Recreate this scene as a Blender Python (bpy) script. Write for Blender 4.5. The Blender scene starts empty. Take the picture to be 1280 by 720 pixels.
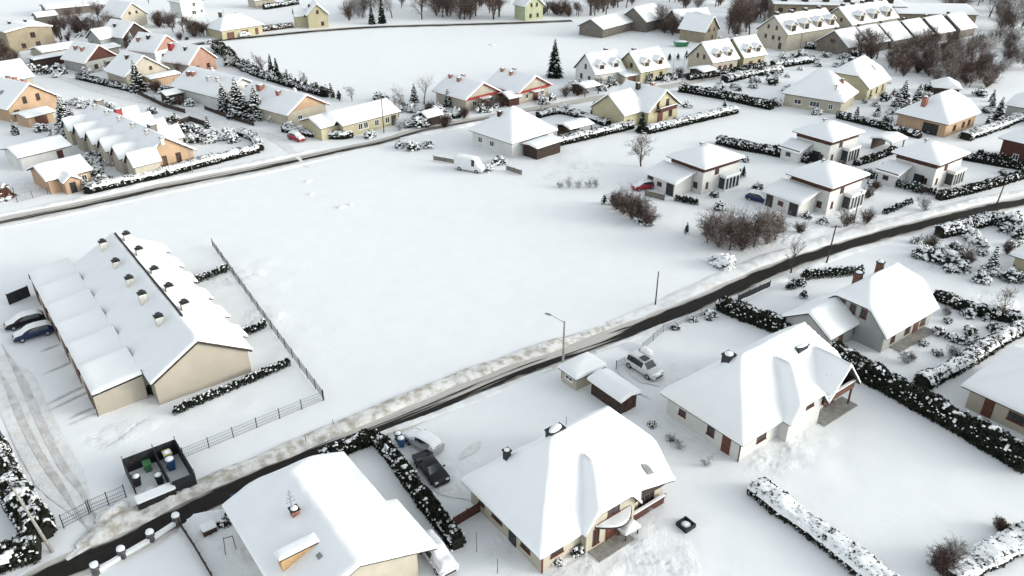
import bpy, bmesh, math, random
from mathutils import Vector, noise as mnoise
D = bpy.data; SC = bpy.context.scene; COL = SC.collection
R = math.radians
# ------------------------------------------------------------------ camera model (drone at 50 m)
FPX, PITCH, HC = 985.0, R(28.5), 50.0
def G(x, y, z=0.0):
    """point of the plane at height z seen at photo pixel x, y"""
    u = (x-640)/FPX; v = (y-360)/FPX
    t = (HC-z)/(math.sin(PITCH)+v*math.cos(PITCH))
    return Vector((u*t, (math.cos(PITCH)-v*math.sin(PITCH))*t, z))
cam_d = D.cameras.new('camera'); cam = D.objects.new('camera', cam_d); COL.objects.link(cam)
cam.location = (0, 0, HC); cam.rotation_euler = (math.pi/2-PITCH, 0, 0)
cam_d.sensor_width = 36; cam_d.lens = FPX/1280*36; cam_d.clip_end = 9000; cam_d.clip_start = .5
SC.camera = cam
# ------------------------------------------------------------------ light
SUN_EL, SUN_AZ = R(14), R(-6)          # azimuth measured from +X towards +Y
w = D.worlds.new('World'); SC.world = w; w.use_nodes = True
nt = w.node_tree; nt.nodes.clear()
sky = nt.nodes.new('ShaderNodeTexSky'); sky.sky_type = 'NISHITA'; sky.sun_disc = False
sky.sun_elevation = SUN_EL; sky.sun_rotation = math.pi/2-SUN_AZ
sky.air_density = .75; sky.dust_density = 1.6; sky.ozone_density = 1.0
bg = nt.nodes.new('ShaderNodeBackground'); bg.inputs[1].default_value = .15
wo = nt.nodes.new('ShaderNodeOutputWorld')
hs = nt.nodes.new('ShaderNodeHueSaturation'); hs.inputs['Saturation'].default_value = .24; nt.links.new(sky.outputs[0], hs.inputs['Color']); mt = nt.nodes.new('ShaderNodeMixRGB'); mt.blend_type = 'MULTIPLY'; mt.inputs[0].default_value = 1; mt.inputs[2].default_value = (.972, 1, .968, 1); nt.links.new(hs.outputs[0], mt.inputs[1]); nt.links.new(mt.outputs[0], bg.inputs[0]); nt.links.new(bg.outputs[0], wo.inputs[0])
sl = D.lights.new('sun', 'SUN'); sl.energy = .5; sl.angle = R(10); sl.color = (.60, .555, .475)
so = D.objects.new('sun', sl); COL.objects.link(so)
dv = Vector((math.cos(SUN_EL)*math.cos(SUN_AZ), math.cos(SUN_EL)*math.sin(SUN_AZ), math.sin(SUN_EL)))
so.rotation_euler = dv.to_track_quat('Z', 'Y').to_euler()
vs = SC.view_settings; vs.view_transform = 'Standard'; vs.look = 'None'; vs.gamma = 1; vs.use_curve_mapping = False
vs.exposure = 1.39
# ------------------------------------------------------------------ materials
def mat(name, c, rough=.8, var=.0, scale=3.0, bump=0.0, bscale=6.0, metal=0.0, c2=None, spec=.3, stretch=None, lo=.4, hi=.62):
    m = D.materials.new(name); m.use_nodes = True; n = m.node_tree.nodes; l = m.node_tree.links
    p = n['Principled BSDF']; p.inputs['Roughness'].default_value = rough; p.inputs['Metallic'].default_value = metal
    p.inputs['Specular IOR Level'].default_value = spec
    p.inputs['Base Color'].default_value = (*c, 1)
    tc = n.new('ShaderNodeTexCoord'); src = tc.outputs['Object']
    if stretch:
        mp = n.new('ShaderNodeMapping'); mp.inputs['Scale'].default_value = stretch
        l.new(src, mp.inputs[0]); src = mp.outputs[0]
    if c2 is not None or var:
        tx = n.new('ShaderNodeTexNoise'); tx.inputs['Scale'].default_value = scale; tx.inputs['Detail'].default_value = 6
        l.new(src, tx.inputs['Vector'])
        r = n.new('ShaderNodeValToRGB'); r.color_ramp.elements[0].position = lo; r.color_ramp.elements[1].position = hi
        a = c; b = c2
        if c2 is None:
            a = tuple(max(0, k*(1-var)) for k in c); b = tuple(min(1, k*(1+var)) for k in c)
        r.color_ramp.elements[0].color = (*a, 1); r.color_ramp.elements[1].color = (*b, 1)
        l.new(tx.outputs[0], r.inputs[0]); l.new(r.outputs[0], p.inputs['Base Color'])
    if bump:
        tb = n.new('ShaderNodeTexNoise'); tb.inputs['Scale'].default_value = bscale; tb.inputs['Detail'].default_value = 5
        l.new(src, tb.inputs['Vector'])
        bp = n.new('ShaderNodeBump'); bp.inputs['Strength'].default_value = bump; bp.inputs['Distance'].default_value = .15
        l.new(tb.outputs[0], bp.inputs['Height']); l.new(bp.outputs[0], p.inputs['Normal'])
    return m
M = {}
M['snow'] = mat('snow', (.85, .865, .88), .7, var=.010, scale=.35, bump=.18, bscale=1.3, spec=.2)
M['snowclump'] = mat('snow_clumps', (.85, .865, .88), .75, bump=.25, bscale=4, spec=.2)
M['walls_cream'] = mat('render_cream', (.43, .39, .32), .9, var=.06, scale=.7, bump=.05, bscale=30)
M['walls_beige'] = mat('render_beige', (.40, .36, .30), .9, var=.04, scale=.5, bump=.05, bscale=30)
M['walls_white'] = mat('render_white', (.60, .60, .58), .9, var=.05, scale=.6, bump=.05, bscale=30)
M['walls_orange'] = mat('render_orange', (.43, .30, .20), .9, var=.07, scale=.6, bump=.05, bscale=30)
M['walls_pink'] = mat('render_pink', (.34, .21, .16), .9, var=.07, scale=.6)
M['walls_yellow'] = mat('render_yellow', (.44, .40, .27), .9, var=.06, scale=.6)
M['walls_tan'] = mat('render_tan', (.28, .235, .17), .9, var=.1, scale=.6)
M['walls_grey'] = mat('render_grey', (.33, .34, .33), .9, var=.06, scale=.6)
M['walls_green'] = mat('render_green', (.42, .45, .30), .9, var=.06, scale=.6)
M['wood_grey'] = mat('weathered_wood', (.17, .15, .13), .9, var=.3, scale=2, stretch=(6, 6, .4))
M['wood_dark'] = mat('dark_wood', (.045, .03, .024), .8, var=.4, scale=2, stretch=(1, 1, 8))
M['wood_red'] = mat('red_brown_wood', (.075, .030, .024), .8, var=.3, scale=2, stretch=(1, 1, 8))
M['red_trim'] = mat('red_trim', (.30, .035, .035), .7, var=.15, scale=2)
M['brown_band'] = mat('brown_cladding', (.075, .032, .026), .8, var=.3, scale=2)
M['roof_dark'] = mat('dark_roof_tiles', (.05, .04, .035), .8, var=.3, scale=4)
M['roof_red'] = mat('red_roof_edge', (.28, .07, .045), .8, var=.3, scale=4)
M['brick'] = mat('chimney_brick', (.3, .13, .09), .9, var=.3, scale=6)
M['plaster'] = mat('chimney_plaster', (.55, .53, .49), .9, var=.1, scale=3)
M['wood_panel'] = mat('light_wood_panel', (.5, .32, .17), .8, var=.15, scale=2, stretch=(1, 1, 6))
M['frame_white'] = mat('white_frame', (.75, .75, .73), .5)
M['frame_brown'] = mat('brown_frame', (.12, .045, .03), .5, var=.2, scale=4)
M['glass'] = mat('window_glass', (.025, .03, .035), .08, var=.5, scale=.6, spec=.6)
M['door_brown'] = mat('brown_door', (.13, .06, .04), .6, var=.2, scale=3)
M['door_dark'] = mat('dark_door', (.03, .03, .03), .6, var=.2, scale=3)
M['metal_dark'] = mat('dark_metal', (.03, .033, .037), .5, var=.2, scale=3, metal=.3)
M['metal_grey'] = mat('grey_metal', (.25, .26, .27), .5, var=.15, scale=3, metal=.5)
M['stone_dark'] = mat('dark_stone', (.10, .10, .10), .9, var=.3, scale=4)
M['concrete'] = mat('concrete', (.28, .27, .25), .9, var=.15, scale=2, bump=.1)
M['needle'] = mat('needles', (.014, .022, .014), .8, var=.5, scale=2)
M['leaf'] = mat('hedge_leaf', (.018, .022, .013), .8, var=.55, scale=1.5)
M['leaf_brown'] = mat('dry_leaf', (.09, .042, .03), .85, var=.5, scale=2)
M['core'] = mat('hedge_dark_core', (.012, .014, .009), .9, var=.4, scale=3)
M['bark'] = mat('bark', (.06, .048, .04), .9, var=.4, scale=3)
M['twig'] = mat('brown_twigs', (.088, .058, .045), .9, c2=(.5, .48, .46), scale=1.6, lo=.54, hi=.78)
M['twig_red'] = mat('reddish_twigs', (.07, .042, .036), .9, c2=(.34, .31, .30), scale=1.4, lo=.55, hi=.8)
M['twig_brown'] = mat('pale_brown_twigs', (.13, .09, .075), .9, c2=(.6, .58, .56), scale=1.8, lo=.48, hi=.7)
M['twig_frost'] = mat('frosted_twigs', (.11, .10, .095), .9, c2=(.7, .71, .72), scale=1.6, lo=.36, hi=.58)
M['tyre'] = mat('tyre', (.015, .015, .016), .8); M['rim'] = mat('rim', (.4, .41, .42), .35, metal=.7)
M['lamp'] = mat('lamp_glass', (.6, .62, .65), .15, spec=.6); M['tail'] = mat('tail_lamp', (.3, .02, .02), .2, spec=.6)
for nme, c in dict(paint_silver=(.38, .4, .42), paint_white=(.7, .71, .72), paint_black=(.012, .012, .014), paint_blue=(.012, .025, .08),
                   paint_red=(.34, .015, .03), paint_green=(.03, .16, .08), paint_grey=(.16, .17, .18)).items():
    M[nme] = mat(nme, c, .28, metal=.25, spec=.5)
M['plastic_blue'] = mat('blue_plastic', (.03, .08, .2), .5); M['plastic_green'] = mat('green_plastic', (.05, .16, .06), .5)
M['plastic_yellow'] = mat('yellow_plastic', (.6, .5, .12), .5); M['plastic_black'] = mat('black_plastic', (.02, .02, .022), .5)
M['screen'] = mat('dark_screen_sheet', (.02, .022, .025), .7, var=.3, scale=2)
M['cardboard'] = mat('cardboard', (.5, .4, .25), .9, var=.15, scale=2)
# ------------------------------------------------------------------ mesh helpers
def tag(o, label=None, cat=None, group=None, kind=None):
    if label: o['label'] = label
    if cat: o['category'] = cat
    if group: o['group'] = group
    if kind: o['kind'] = kind
    return o
def empty(name, loc, rz=0.0, label=None, cat=None, group=None):
    o = D.objects.new(name, None); COL.objects.link(o); o.location = loc; o.rotation_euler = (0, 0, rz); o.empty_display_size = .3
    return tag(o, label, cat, group)
def obj(name, me, parent=None, mats=None):
    if isinstance(me, bmesh.types.BMesh):
        bm = me; me = D.meshes.new(name); bm.to_mesh(me); bm.free()
    if mats:
        for k in (mats if isinstance(mats, (list, tuple)) else [mats]): me.materials.append(M[k] if isinstance(k, str) else k)
    o = D.objects.new(name, me); COL.objects.link(o)
    if parent: o.parent = parent
    return o
def smooth(o):
    o.data.polygons.foreach_set('use_smooth', [True]*len(o.data.polygons)); return o
def B(): return bmesh.new()
def box(bm, x0, x1, y0, y1, z0, z1, mi=0):
    v = [bm.verts.new((x, y, z)) for z in (z0, z1) for y in (y0, y1) for x in (x0, x1)]
    for q in ((0, 2, 3, 1), (4, 5, 7, 6), (0, 1, 5, 4), (2, 6, 7, 3), (0, 4, 6, 2), (1, 3, 7, 5)):
        f = bm.faces.new([v[i] for i in q]); f.material_index = mi
def tube(bm, a, b, r0, r1, n=6, mi=0, caps=True):
    a = Vector(a); b = Vector(b); d = (b-a)
    if d.length < 1e-6: return
    d.normalize(); u = d.orthogonal().normalized(); w_ = d.cross(u)
    ra = []; rb = []
    for i in range(n):
        k = 2*math.pi*i/n; e = u*math.cos(k)+w_*math.sin(k)
        ra.append(bm.verts.new(a+e*r0)); rb.append(bm.verts.new(b+e*r1))
    for i in range(n):
        f = bm.faces.new((ra[i], ra[(i+1) % n], rb[(i+1) % n], rb[i])); f.material_index = mi
    if caps and n > 3:
        bm.faces.new(rb).material_index = mi; bm.faces.new(ra[::-1]).material_index = mi
ICO = {}
def ico(sub):
    if sub not in ICO:
        b = bmesh.new(); bmesh.ops.create_icosphere(b, subdivisions=sub, radius=1)
        ICO[sub] = ([v.co.copy() for v in b.verts], [[v.index for v in f.verts] for f in b.faces]); b.free()
    return ICO[sub]
class Raw:
    """fast raw mesh collector"""
    def __init__(s): s.v = []; s.f = []; s.m = []
    def blob(s, c, rx, ry, rz, rng, sub=1, mi=0, jit=.18):
        vs_, fs_ = ico(sub); o = len(s.v); a = rng.random()*6.28; ca, sa = math.cos(a), math.sin(a)
        for p in vs_:
            k = 1+rng.uniform(-jit, jit); x, y, z = p.x*rx*k, p.y*ry*k, p.z*rz*k
            s.v.append((c[0]+x*ca-y*sa, c[1]+x*sa+y*ca, c[2]+z))
        for f in fs_: s.f.append([i+o for i in f]); s.m.append(mi)
    def card(s, c, size, rng, up=.3, mi=0, asp=.6):
        d = Vector((rng.gauss(0, 1), rng.gauss(0, 1), rng.gauss(0, 1)*.8+up)).normalized()
        u = d.orthogonal().normalized(); w_ = d.cross(u); a = rng.random()*6.28
        e = (u*math.cos(a)+w_*math.sin(a))*size; g = d.cross(e)*asp
        o = len(s.v); c = Vector(c)
        s.v += [tuple(c-e), tuple(c+g*.8), tuple(c+e), tuple(c-g*.8)]; s.f.append([o, o+1, o+2, o+3]); s.m.append(mi)
    def quad(s, *p, mi=0):
        o = len(s.v); s.v += [tuple(q) for q in p]; s.f.append(list(range(o, o+len(p)))); s.m.append(mi)
    def stick(s, a, b, r0, r1, mi=0, n=3):
        a = Vector(a); b = Vector(b); d = b-a
        if d.length < 1e-6: return
        d.normalize(); u = d.orthogonal().normalized(); w_ = d.cross(u); o = len(s.v)
        for q, r in ((a, r0), (b, r1)):
            for i in range(n):
                k = 2*math.pi*i/n; s.v.append(tuple(q+(u*math.cos(k)+w_*math.sin(k))*r))
        for i in range(n): s.f.append([o+i, o+(i+1) % n, o+n+(i+1) % n, o+n+i]); s.m.append(mi)
    def mesh(s, name, mats, sm=False):
        me = D.meshes.new(name); me.from_pydata(s.v, [], s.f)
        for k in mats: me.materials.append(M[k])
        me.polygons.foreach_set('material_index', s.m)
        if sm: me.polygons.foreach_set('use_smooth', [True]*len(me.polygons))
        me.update(); return me
def nz(x, y, sc=1.0, seed=0.0): return mnoise.noise(Vector((x*sc+seed*17.3, y*sc-seed*9.1, seed*3.7)))
def lerp_path(pts, step):
    out = []; 
    for a, b in zip(pts, pts[1:]):
        n = max(1, int(round((b-a).length/step)))
        for i in range(n): out.append(a.lerp(b, i/n))
    out.append(pts[-1].copy()); return out
def curve_path(pts, step):
    """Catmull-Rom through the points"""
    P = [pts[0]*2-pts[1]]+list(pts)+[pts[-1]*2-pts[-2]]; out = []
    for i in range(1, len(P)-2):
        a, b, c, d = P[i-1:i+3]; n = max(1, int(round((c-b).length/step)))
        for k in range(n):
            t = k/n; out.append(.5*((2*b)+(c-a)*t+(2*a-5*b+4*c-d)*t*t+(3*b-a-3*c+d)*t**3))
    out.append(pts[-1].copy()); return out
# ------------------------------------------------------------------ houses
class Roof:
    def __init__(s, cx, cy, lx, ly, z, hr, ax='x', ends=('g', 'g'), ov=.5, wr=None):
        s.wr = wr or (cx-lx/2, cx+lx/2, cy-ly/2, cy+ly/2)
        s.cx, s.cy, s.lx, s.ly, s.z, s.hr, s.ax, s.ends, s.ov = cx, cy, lx, ly, z, hr, ax, ends, ov
        s.a = (lx if ax == 'x' else ly)/2+ov; s.b = (ly if ax == 'x' else lx)/2+ov
        hx, hy = lx/2+ov, ly/2+ov
        s.x0, s.x1, s.y0, s.y1 = cx-hx, cx+hx, cy-hy, cy+hy
    def uv(s, x, y): return (x-s.cx, y-s.cy) if s.ax == 'x' else (y-s.cy, -(x-s.cx))
    def xy(s, u, v): return (u+s.cx, v+s.cy) if s.ax == 'x' else (-v+s.cx, u+s.cy)
    def planes(s, u, v):
        k = [s.z+(s.b-abs(v))*s.hr/s.b] if s.ends[0] != 'mono' else [s.z+(v+s.b)*s.hr/(2*s.b)]
        for e, d in zip(s.ends, (u+s.a, s.a-u)):
            if e[0] == 'h': k.append(s.z+d*s.hr/e[1])
            elif e[0] == 'c': k.append(s.z+e[1]*s.hr+d*s.hr*(1-e[1])/e[2])
        return k
    def zf(s, x, y): return min(s.planes(*s.uv(x, y)))
    def zsoft(s, x, y, k=.055):
        p = s.planes(*s.uv(x, y)); m = min(p)
        return m-k*math.log(sum(math.exp(-(q-m)/k) for q in p))
    def inside(s, x, y, e=1e-4): return s.x0-e <= x <= s.x1+e and s.y0-e <= y <= s.y1+e
    def faces(s):
        a, b, z, hr = s.a, s.b, s.z, s.hr; T = z+hr
        if s.ends[0] == 'mono': return [[(-a, -b, z), (a, -b, z), (a, b, T), (-a, b, T)]]
        def end(e, sg):
            # (rake pts from eave up, ridge u)
            if e[0] == 'h': return [], sg*(a-e[1])
            if e[0] == 'c': return [(sg*a, b*(1-e[1]), z+e[1]*hr)], sg*(a-e[2])
            return [], sg*a
        (lp, lr), (rp, rr) = end(s.ends[0], -1), end(s.ends[1], 1)
        out = []
        for sg in (-1, 1):
            f = [(-a, sg*b, z), (a, sg*b, z)]+[(p[0], sg*p[1], p[2]) for p in rp]+[(rr, 0, T), (lr, 0, T)]+[(p[0], sg*p[1], p[2]) for p in lp]
            out.append(f if sg < 0 else f[::-1])
        for e, sg, pts, r in ((s.ends[0], -1, lp, lr), (s.ends[1], 1, rp, rr)):
            if e[0] == 'h': out.append([(sg*a, -b, z), (sg*a, b, z), (r, 0, T)])
            elif e[0] == 'c': out.append([(sg*a, -pts[0][1], pts[0][2]), (sg*a, pts[0][1], pts[0][2]), (r, 0, T)])
        return out
class Ext(Roof):
    """a flat roof piece whose height at its four corners is given (z00 at x0,y0; z10 at x1,y0; z11; z01)"""
    def __init__(s, x0, x1, y0, y1, zs, walls=None):
        Roof.__init__(s, (x0+x1)/2, (y0+y1)/2, x1-x0, y1-y0, min(zs), .01, 'x', ('g', 'g'), 0.0); s.zs = zs; s.walls = walls
    def zf(s, x, y):
        a = min(1, max(0, (x-s.x0)/(s.x1-s.x0))); b = min(1, max(0, (y-s.y0)/(s.y1-s.y0))); z = s.zs
        return (z[0]*(1-a)+z[1]*a)*(1-b)+(z[3]*(1-a)+z[2]*a)*b
    def zsoft(s, x, y, k=.1): return s.zf(x, y)
    def faces(s):
        hx, hy = (s.x1-s.x0)/2, (s.y1-s.y0)/2; z = s.zs
        return [[(-hx, -hy, z[0]), (hx, -hy, z[1]), (hx, hy, z[2]), (-hx, hy, z[3])]]
def slab(bm, roof, th=.16):
    cache = {}
    def vert(p, dz):
        k = (round(p[0], 4), round(p[1], 4), round(p[2]+dz, 4))
        if k not in cache:
            x, y = roof.xy(p[0], p[1]); cache[k] = bm.verts.new((x, y, p[2]+dz))
        return cache[k]
    edges = {}
    for f in roof.faces():
        if roof.hr < 1e-6: pass
        bm.faces.new([vert(p, 0) for p in f]); bm.faces.new([vert(p, -th) for p in f[::-1]])
        for p, q in zip(f, f[1:]+f[:1]):
            k = frozenset((tuple(round(c, 4) for c in p), tuple(round(c, 4) for c in q))); edges.setdefault(k, []).append((p, q))
    for k, e in edges.items():
        if len(e) == 1:
            p, q = e[0]; bm.faces.new((vert(p, -th), vert(q, -th), vert(q, 0), vert(p, 0)))
def snow_field(roofs, t=.3, step=.8, seed=0, amp=.08):
    def lines(lo, hi, keys):
        ks = sorted(set([round(k, 4) for k in keys])); out = [ks[0]]
        for a, b in zip(ks, ks[1:]):
            if b-out[-1] < .06: continue
            n = max(1, int(math.ceil((b-out[-1])/step))); s0 = out[-1]
            out += [s0+(b-s0)*i/n for i in range(1, n+1)]
        return out
    e = .04
    ed = []
    for r in roofs: ed.append((r.x0-e, r.x1+e, r.y0-e, r.y1+e))
    def band(k): return k
    xs = lines(0, 0, [q for a in ed for q in (a[0], a[0]+.16, a[1]-.16, a[1])]+[r.cx for r in roofs if r.ax == 'y'])
    ys = lines(0, 0, [q for a in ed for q in (a[2], a[2]+.16, a[3]-.16, a[3])]+[r.cy for r in roofs if r.ax == 'x'])
    ins = lambda x, y: any(a[0]-1e-4 <= x <= a[1]+1e-4 and a[2]-1e-4 <= y <= a[3]+1e-4 for a in ed)
    def hz(x, y, soft=True):
        return max((r.zsoft(x, y) if soft else r.zf(x, y)) for r, a in zip(roofs, ed) if a[0]-.09 <= x <= a[1]+.09 and a[2]-.09 <= y <= a[3]+.09)
    idx = {}; V = []; F = []; base = []
    def vid(i, j):
        if (i, j) not in idx:
            x, y = xs[i], ys[j]; z = hz(x, y)
            idx[(i, j)] = len(V); V.append([x, y, z+t+amp*nz(x, y, .45, seed)+amp*.5*nz(x, y, 1.3, seed+3)]); base.append(hz(x, y, False))
        return idx[(i, j)]
    for i in range(len(xs)-1):
        for j in range(len(ys)-1):
            if ins((xs[i]+xs[i+1])/2, (ys[j]+ys[j+1])/2): F.append([vid(i, j), vid(i+1, j), vid(i+1, j+1), vid(i, j+1)])
    cnt = {}
    for f in F:
        for a, b in zip(f, f[1:]+f[:1]): cnt[(a, b)] = cnt.get((a, b), 0)+1
    bd = [(a, b) for (a, b) in cnt if (b, a) not in cnt]
    low = {}
    for a, b in bd:
        for q in (a, b):
            if q not in low:
                low[q] = len(V); V[q][2] -= t*.3; V.append([V[q][0], V[q][1], base[q]-.02+.02*nz(V[q][0], V[q][1], 2)])
    for a, b in bd: F.append([b, a, low[a], low[b]])
    me = D.meshes.new('snow_cover'); me.from_pydata(V, [], F); me.materials.append(M['snow'])
    me.polygons.foreach_set('use_smooth', [True]*len(F)); me.update(); return me
def walls_bm(bm, r, cut=.08, z0=-.3, inset=0):
    a_, b_, c_, d_ = r.wr; a_ += inset-r.cx; b_ -= inset+r.cx; c_ += inset-r.cy; d_ -= inset+r.cy
    cs = [(a_, c_), (b_, c_), (b_, d_), (a_, d_)]
    for (xa, ya), (xb, yb) in zip(cs, cs[1:]+cs[:1]):
        n = 16; top = []
        for i in range(n+1):
            x = r.cx+xa+(xb-xa)*i/n; y = r.cy+ya+(yb-ya)*i/n; top.append((x, y, r.zf(x, y)-cut))
        keep = [top[0]]
        for i in range(1, n):
            d1 = top[i][2]-top[i-1][2]; d2 = top[i+1][2]-top[i][2]
            if abs(d1-d2) > 1e-4: keep.append(top[i])
        keep.append(top[n])
        vv = [bm.verts.new((r.cx+xa, r.cy+ya, z0)), bm.verts.new((r.cx+xb, r.cy+yb, z0))]+[bm.verts.new(p) for p in keep[::-1]]
        bm.faces.new(vv)
class Side:
    """a wall side of a roof's box: maps (s, z, d) to local coordinates, s metres along the wall seen from outside, d out of it"""
    def __init__(s, r, side):
        s.n = {'F': (0, -1), 'B': (0, 1), 'L': (-1, 0), 'R': (1, 0)}[side]
        s.t = {'F': (1, 0), 'B': (-1, 0), 'L': (0, -1), 'R': (0, 1)}[side]
        a, b, c, d = r.wr; s.w = b-a if side in 'FB' else d-c
        s.c = {'F': ((a+b)/2, c), 'B': ((a+b)/2, d), 'L': (a, (c+d)/2), 'R': (b, (c+d)/2)}[side]
    def p(s, a, z, d): return (s.c[0]+s.t[0]*a+s.n[0]*d, s.c[1]+s.t[1]*a+s.n[1]*d, z)
    def box(s, bm, a0, a1, z0, z1, d0, d1, mi=0):
        v = [bm.verts.new(s.p(a, z, d)) for z in (z0, z1) for d in (d1, d0) for a in (a0, a1)]
        for q in ((0, 2, 3, 1), (4, 5, 7, 6), (0, 1, 5, 4), (2, 6, 7, 3), (0, 4, 6, 2), (1, 3, 7, 5)):
            f = bm.faces.new([v[i] for i in q]); f.material_index = mi
def window(parent, sd, a, z, w, h, fr='frame_white', near=False, bars=1, name='window'):
    bm = B(); k = .08
    sd.box(bm, a-w/2, a-w/2+k, z, z+h, -.02, .05); sd.box(bm, a+w/2-k, a+w/2, z, z+h, -.02, .05)
    sd.box(bm, a-w/2+k, a+w/2-k, z, z+k, -.02, .05); sd.box(bm, a-w/2+k, a+w/2-k, z+h-k, z+h, -.02, .05)
    for i in range(bars):
        q = a-w/2+w*(i+1)/(bars+1); sd.box(bm, q-.035, q+.035, z+k, z+h-k, -.02, .045)
    sd.box(bm, a-w/2-.06, a+w/2+.06, z-.07, z-.002, -.02, .12)
    if near:
        o = obj(name, bm, parent, fr); p = B(); sd.box(p, a-w/2+k-.01, a+w/2-k+.01, z+k-.01, z+h-k+.01, -.03, .015); obj('pane', p, o, 'glass')
    else:
        sd.box(bm, a-w/2+k-.01, a+w/2-k+.01, z+k-.01, z+h-k+.01, -.03, .015, 1); o = obj(name, bm, parent, [fr, 'glass'])
    return o
def door(parent, sd, a, w=1.1, h=2.1, m='door_brown', z=0, name='door', near=False):
    bm = B(); sd.box(bm, a-w/2, a+w/2, z, z+h, -.02, .04)
    n = 4 if w > 2 else 1
    for i in range(n): 
        zz = z+.15+(h-.25)*i/n; sd.box(bm, a-w/2+.1, a+w/2-.1, zz, zz+(h-.25)/n-.08, -.01, .06)
    o = obj(name, bm, parent, m)
    if near:
        hb = B(); sd.box(hb, a+w/2-.16, a+w/2-.1, z+.95, z+1.08, .05, .11); obj('handle', hb, o, 'metal_grey')
    return o
def chimney(roof_obj, r, x, y, h=1.3, s=.6, m='plaster', cap='metal_dark', snow=True, lx=None):
    z0 = r.zf(x, y)-.3; z1 = r.zf(x, y)+h; q = s/2; qx = (lx or s)/2; bm = B()
    box(bm, x-qx, x+qx, y-q, y+q, z0, z1); box(bm, x-qx-.08, x+qx+.08, y-q-.08, y+q+.08, z1+.001, z1+.1, 1)
    if cap == 'flue':
        box(bm, x-qx*.6, x+qx*.6, y-q*.6, y+q*.6, z1+.101, z1+.4, 1)
    o = obj('chimney', bm, roof_obj, [m, 'metal_dark' if cap == 'flue' else cap])
    if snow and cap != 'flue':
        rw = Raw(); rw.blob((x, y, z1+.12), qx*1.0, q*1.0, .16, random.Random(int(x*31+y*17)), 2, jit=.08); me = rw.mesh('snow_cap', ['snowclump'], True); obj('snow_cap', me, roof_obj)
    return o
def skylight(roof_obj, r, x, y, w=.8, l=1.0, t=.3):
    bm = B(); z = r.zf(x, y)
    def q(dx, dy, dz): return (x+dx, y+dy, r.zf(x+dx, y+dy)+t+dz)
    ps = [(-w/2, -l/2), (w/2, -l/2), (w/2, l/2), (-w/2, l/2)]
    lo = [bm.verts.new(q(a, b, -.1)) for a, b in ps]; hi = [bm.verts.new(q(a, b, .07)) for a, b in ps]
    bm.faces.new(hi)
    for i in range(4): bm.faces.new((lo[i], lo[(i+1) % 4], hi[(i+1) % 4], hi[i]))
    return obj('skylight', bm, roof_obj, 'metal_grey')
def dormer(parent, r, x, w=2.1, zb=None, hgt=1.5, depth=2.4, side='F', wm='walls_cream', inset=.9, fr='frame_brown'):
    """small gabled dormer standing on the front (y-) slope"""
    yf = r.y0+inset; z0 = r.zf(r.cx, yf)-.1; zt = z0+hgt
    dr = Roof(x, yf+depth/2, w, depth, zt-.12, w*.42, 'y', ('g', 'g'), .22)
    bm = B(); walls_bm(bm, dr, .06, z0-.3); o = obj('dormer', bm, parent, wm)
    rb = B(); slab(rb, dr, .12); obj('dormer_roof', rb, o, 'roof_dark')
    me = snow_field([dr], .24, .5, x); obj('snow_cover', me, o)
    window(o, Side(dr, 'F'), 0, z0+.35, w*.62, hgt-.55, fr)
    return o
HOUSES = {}
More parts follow.
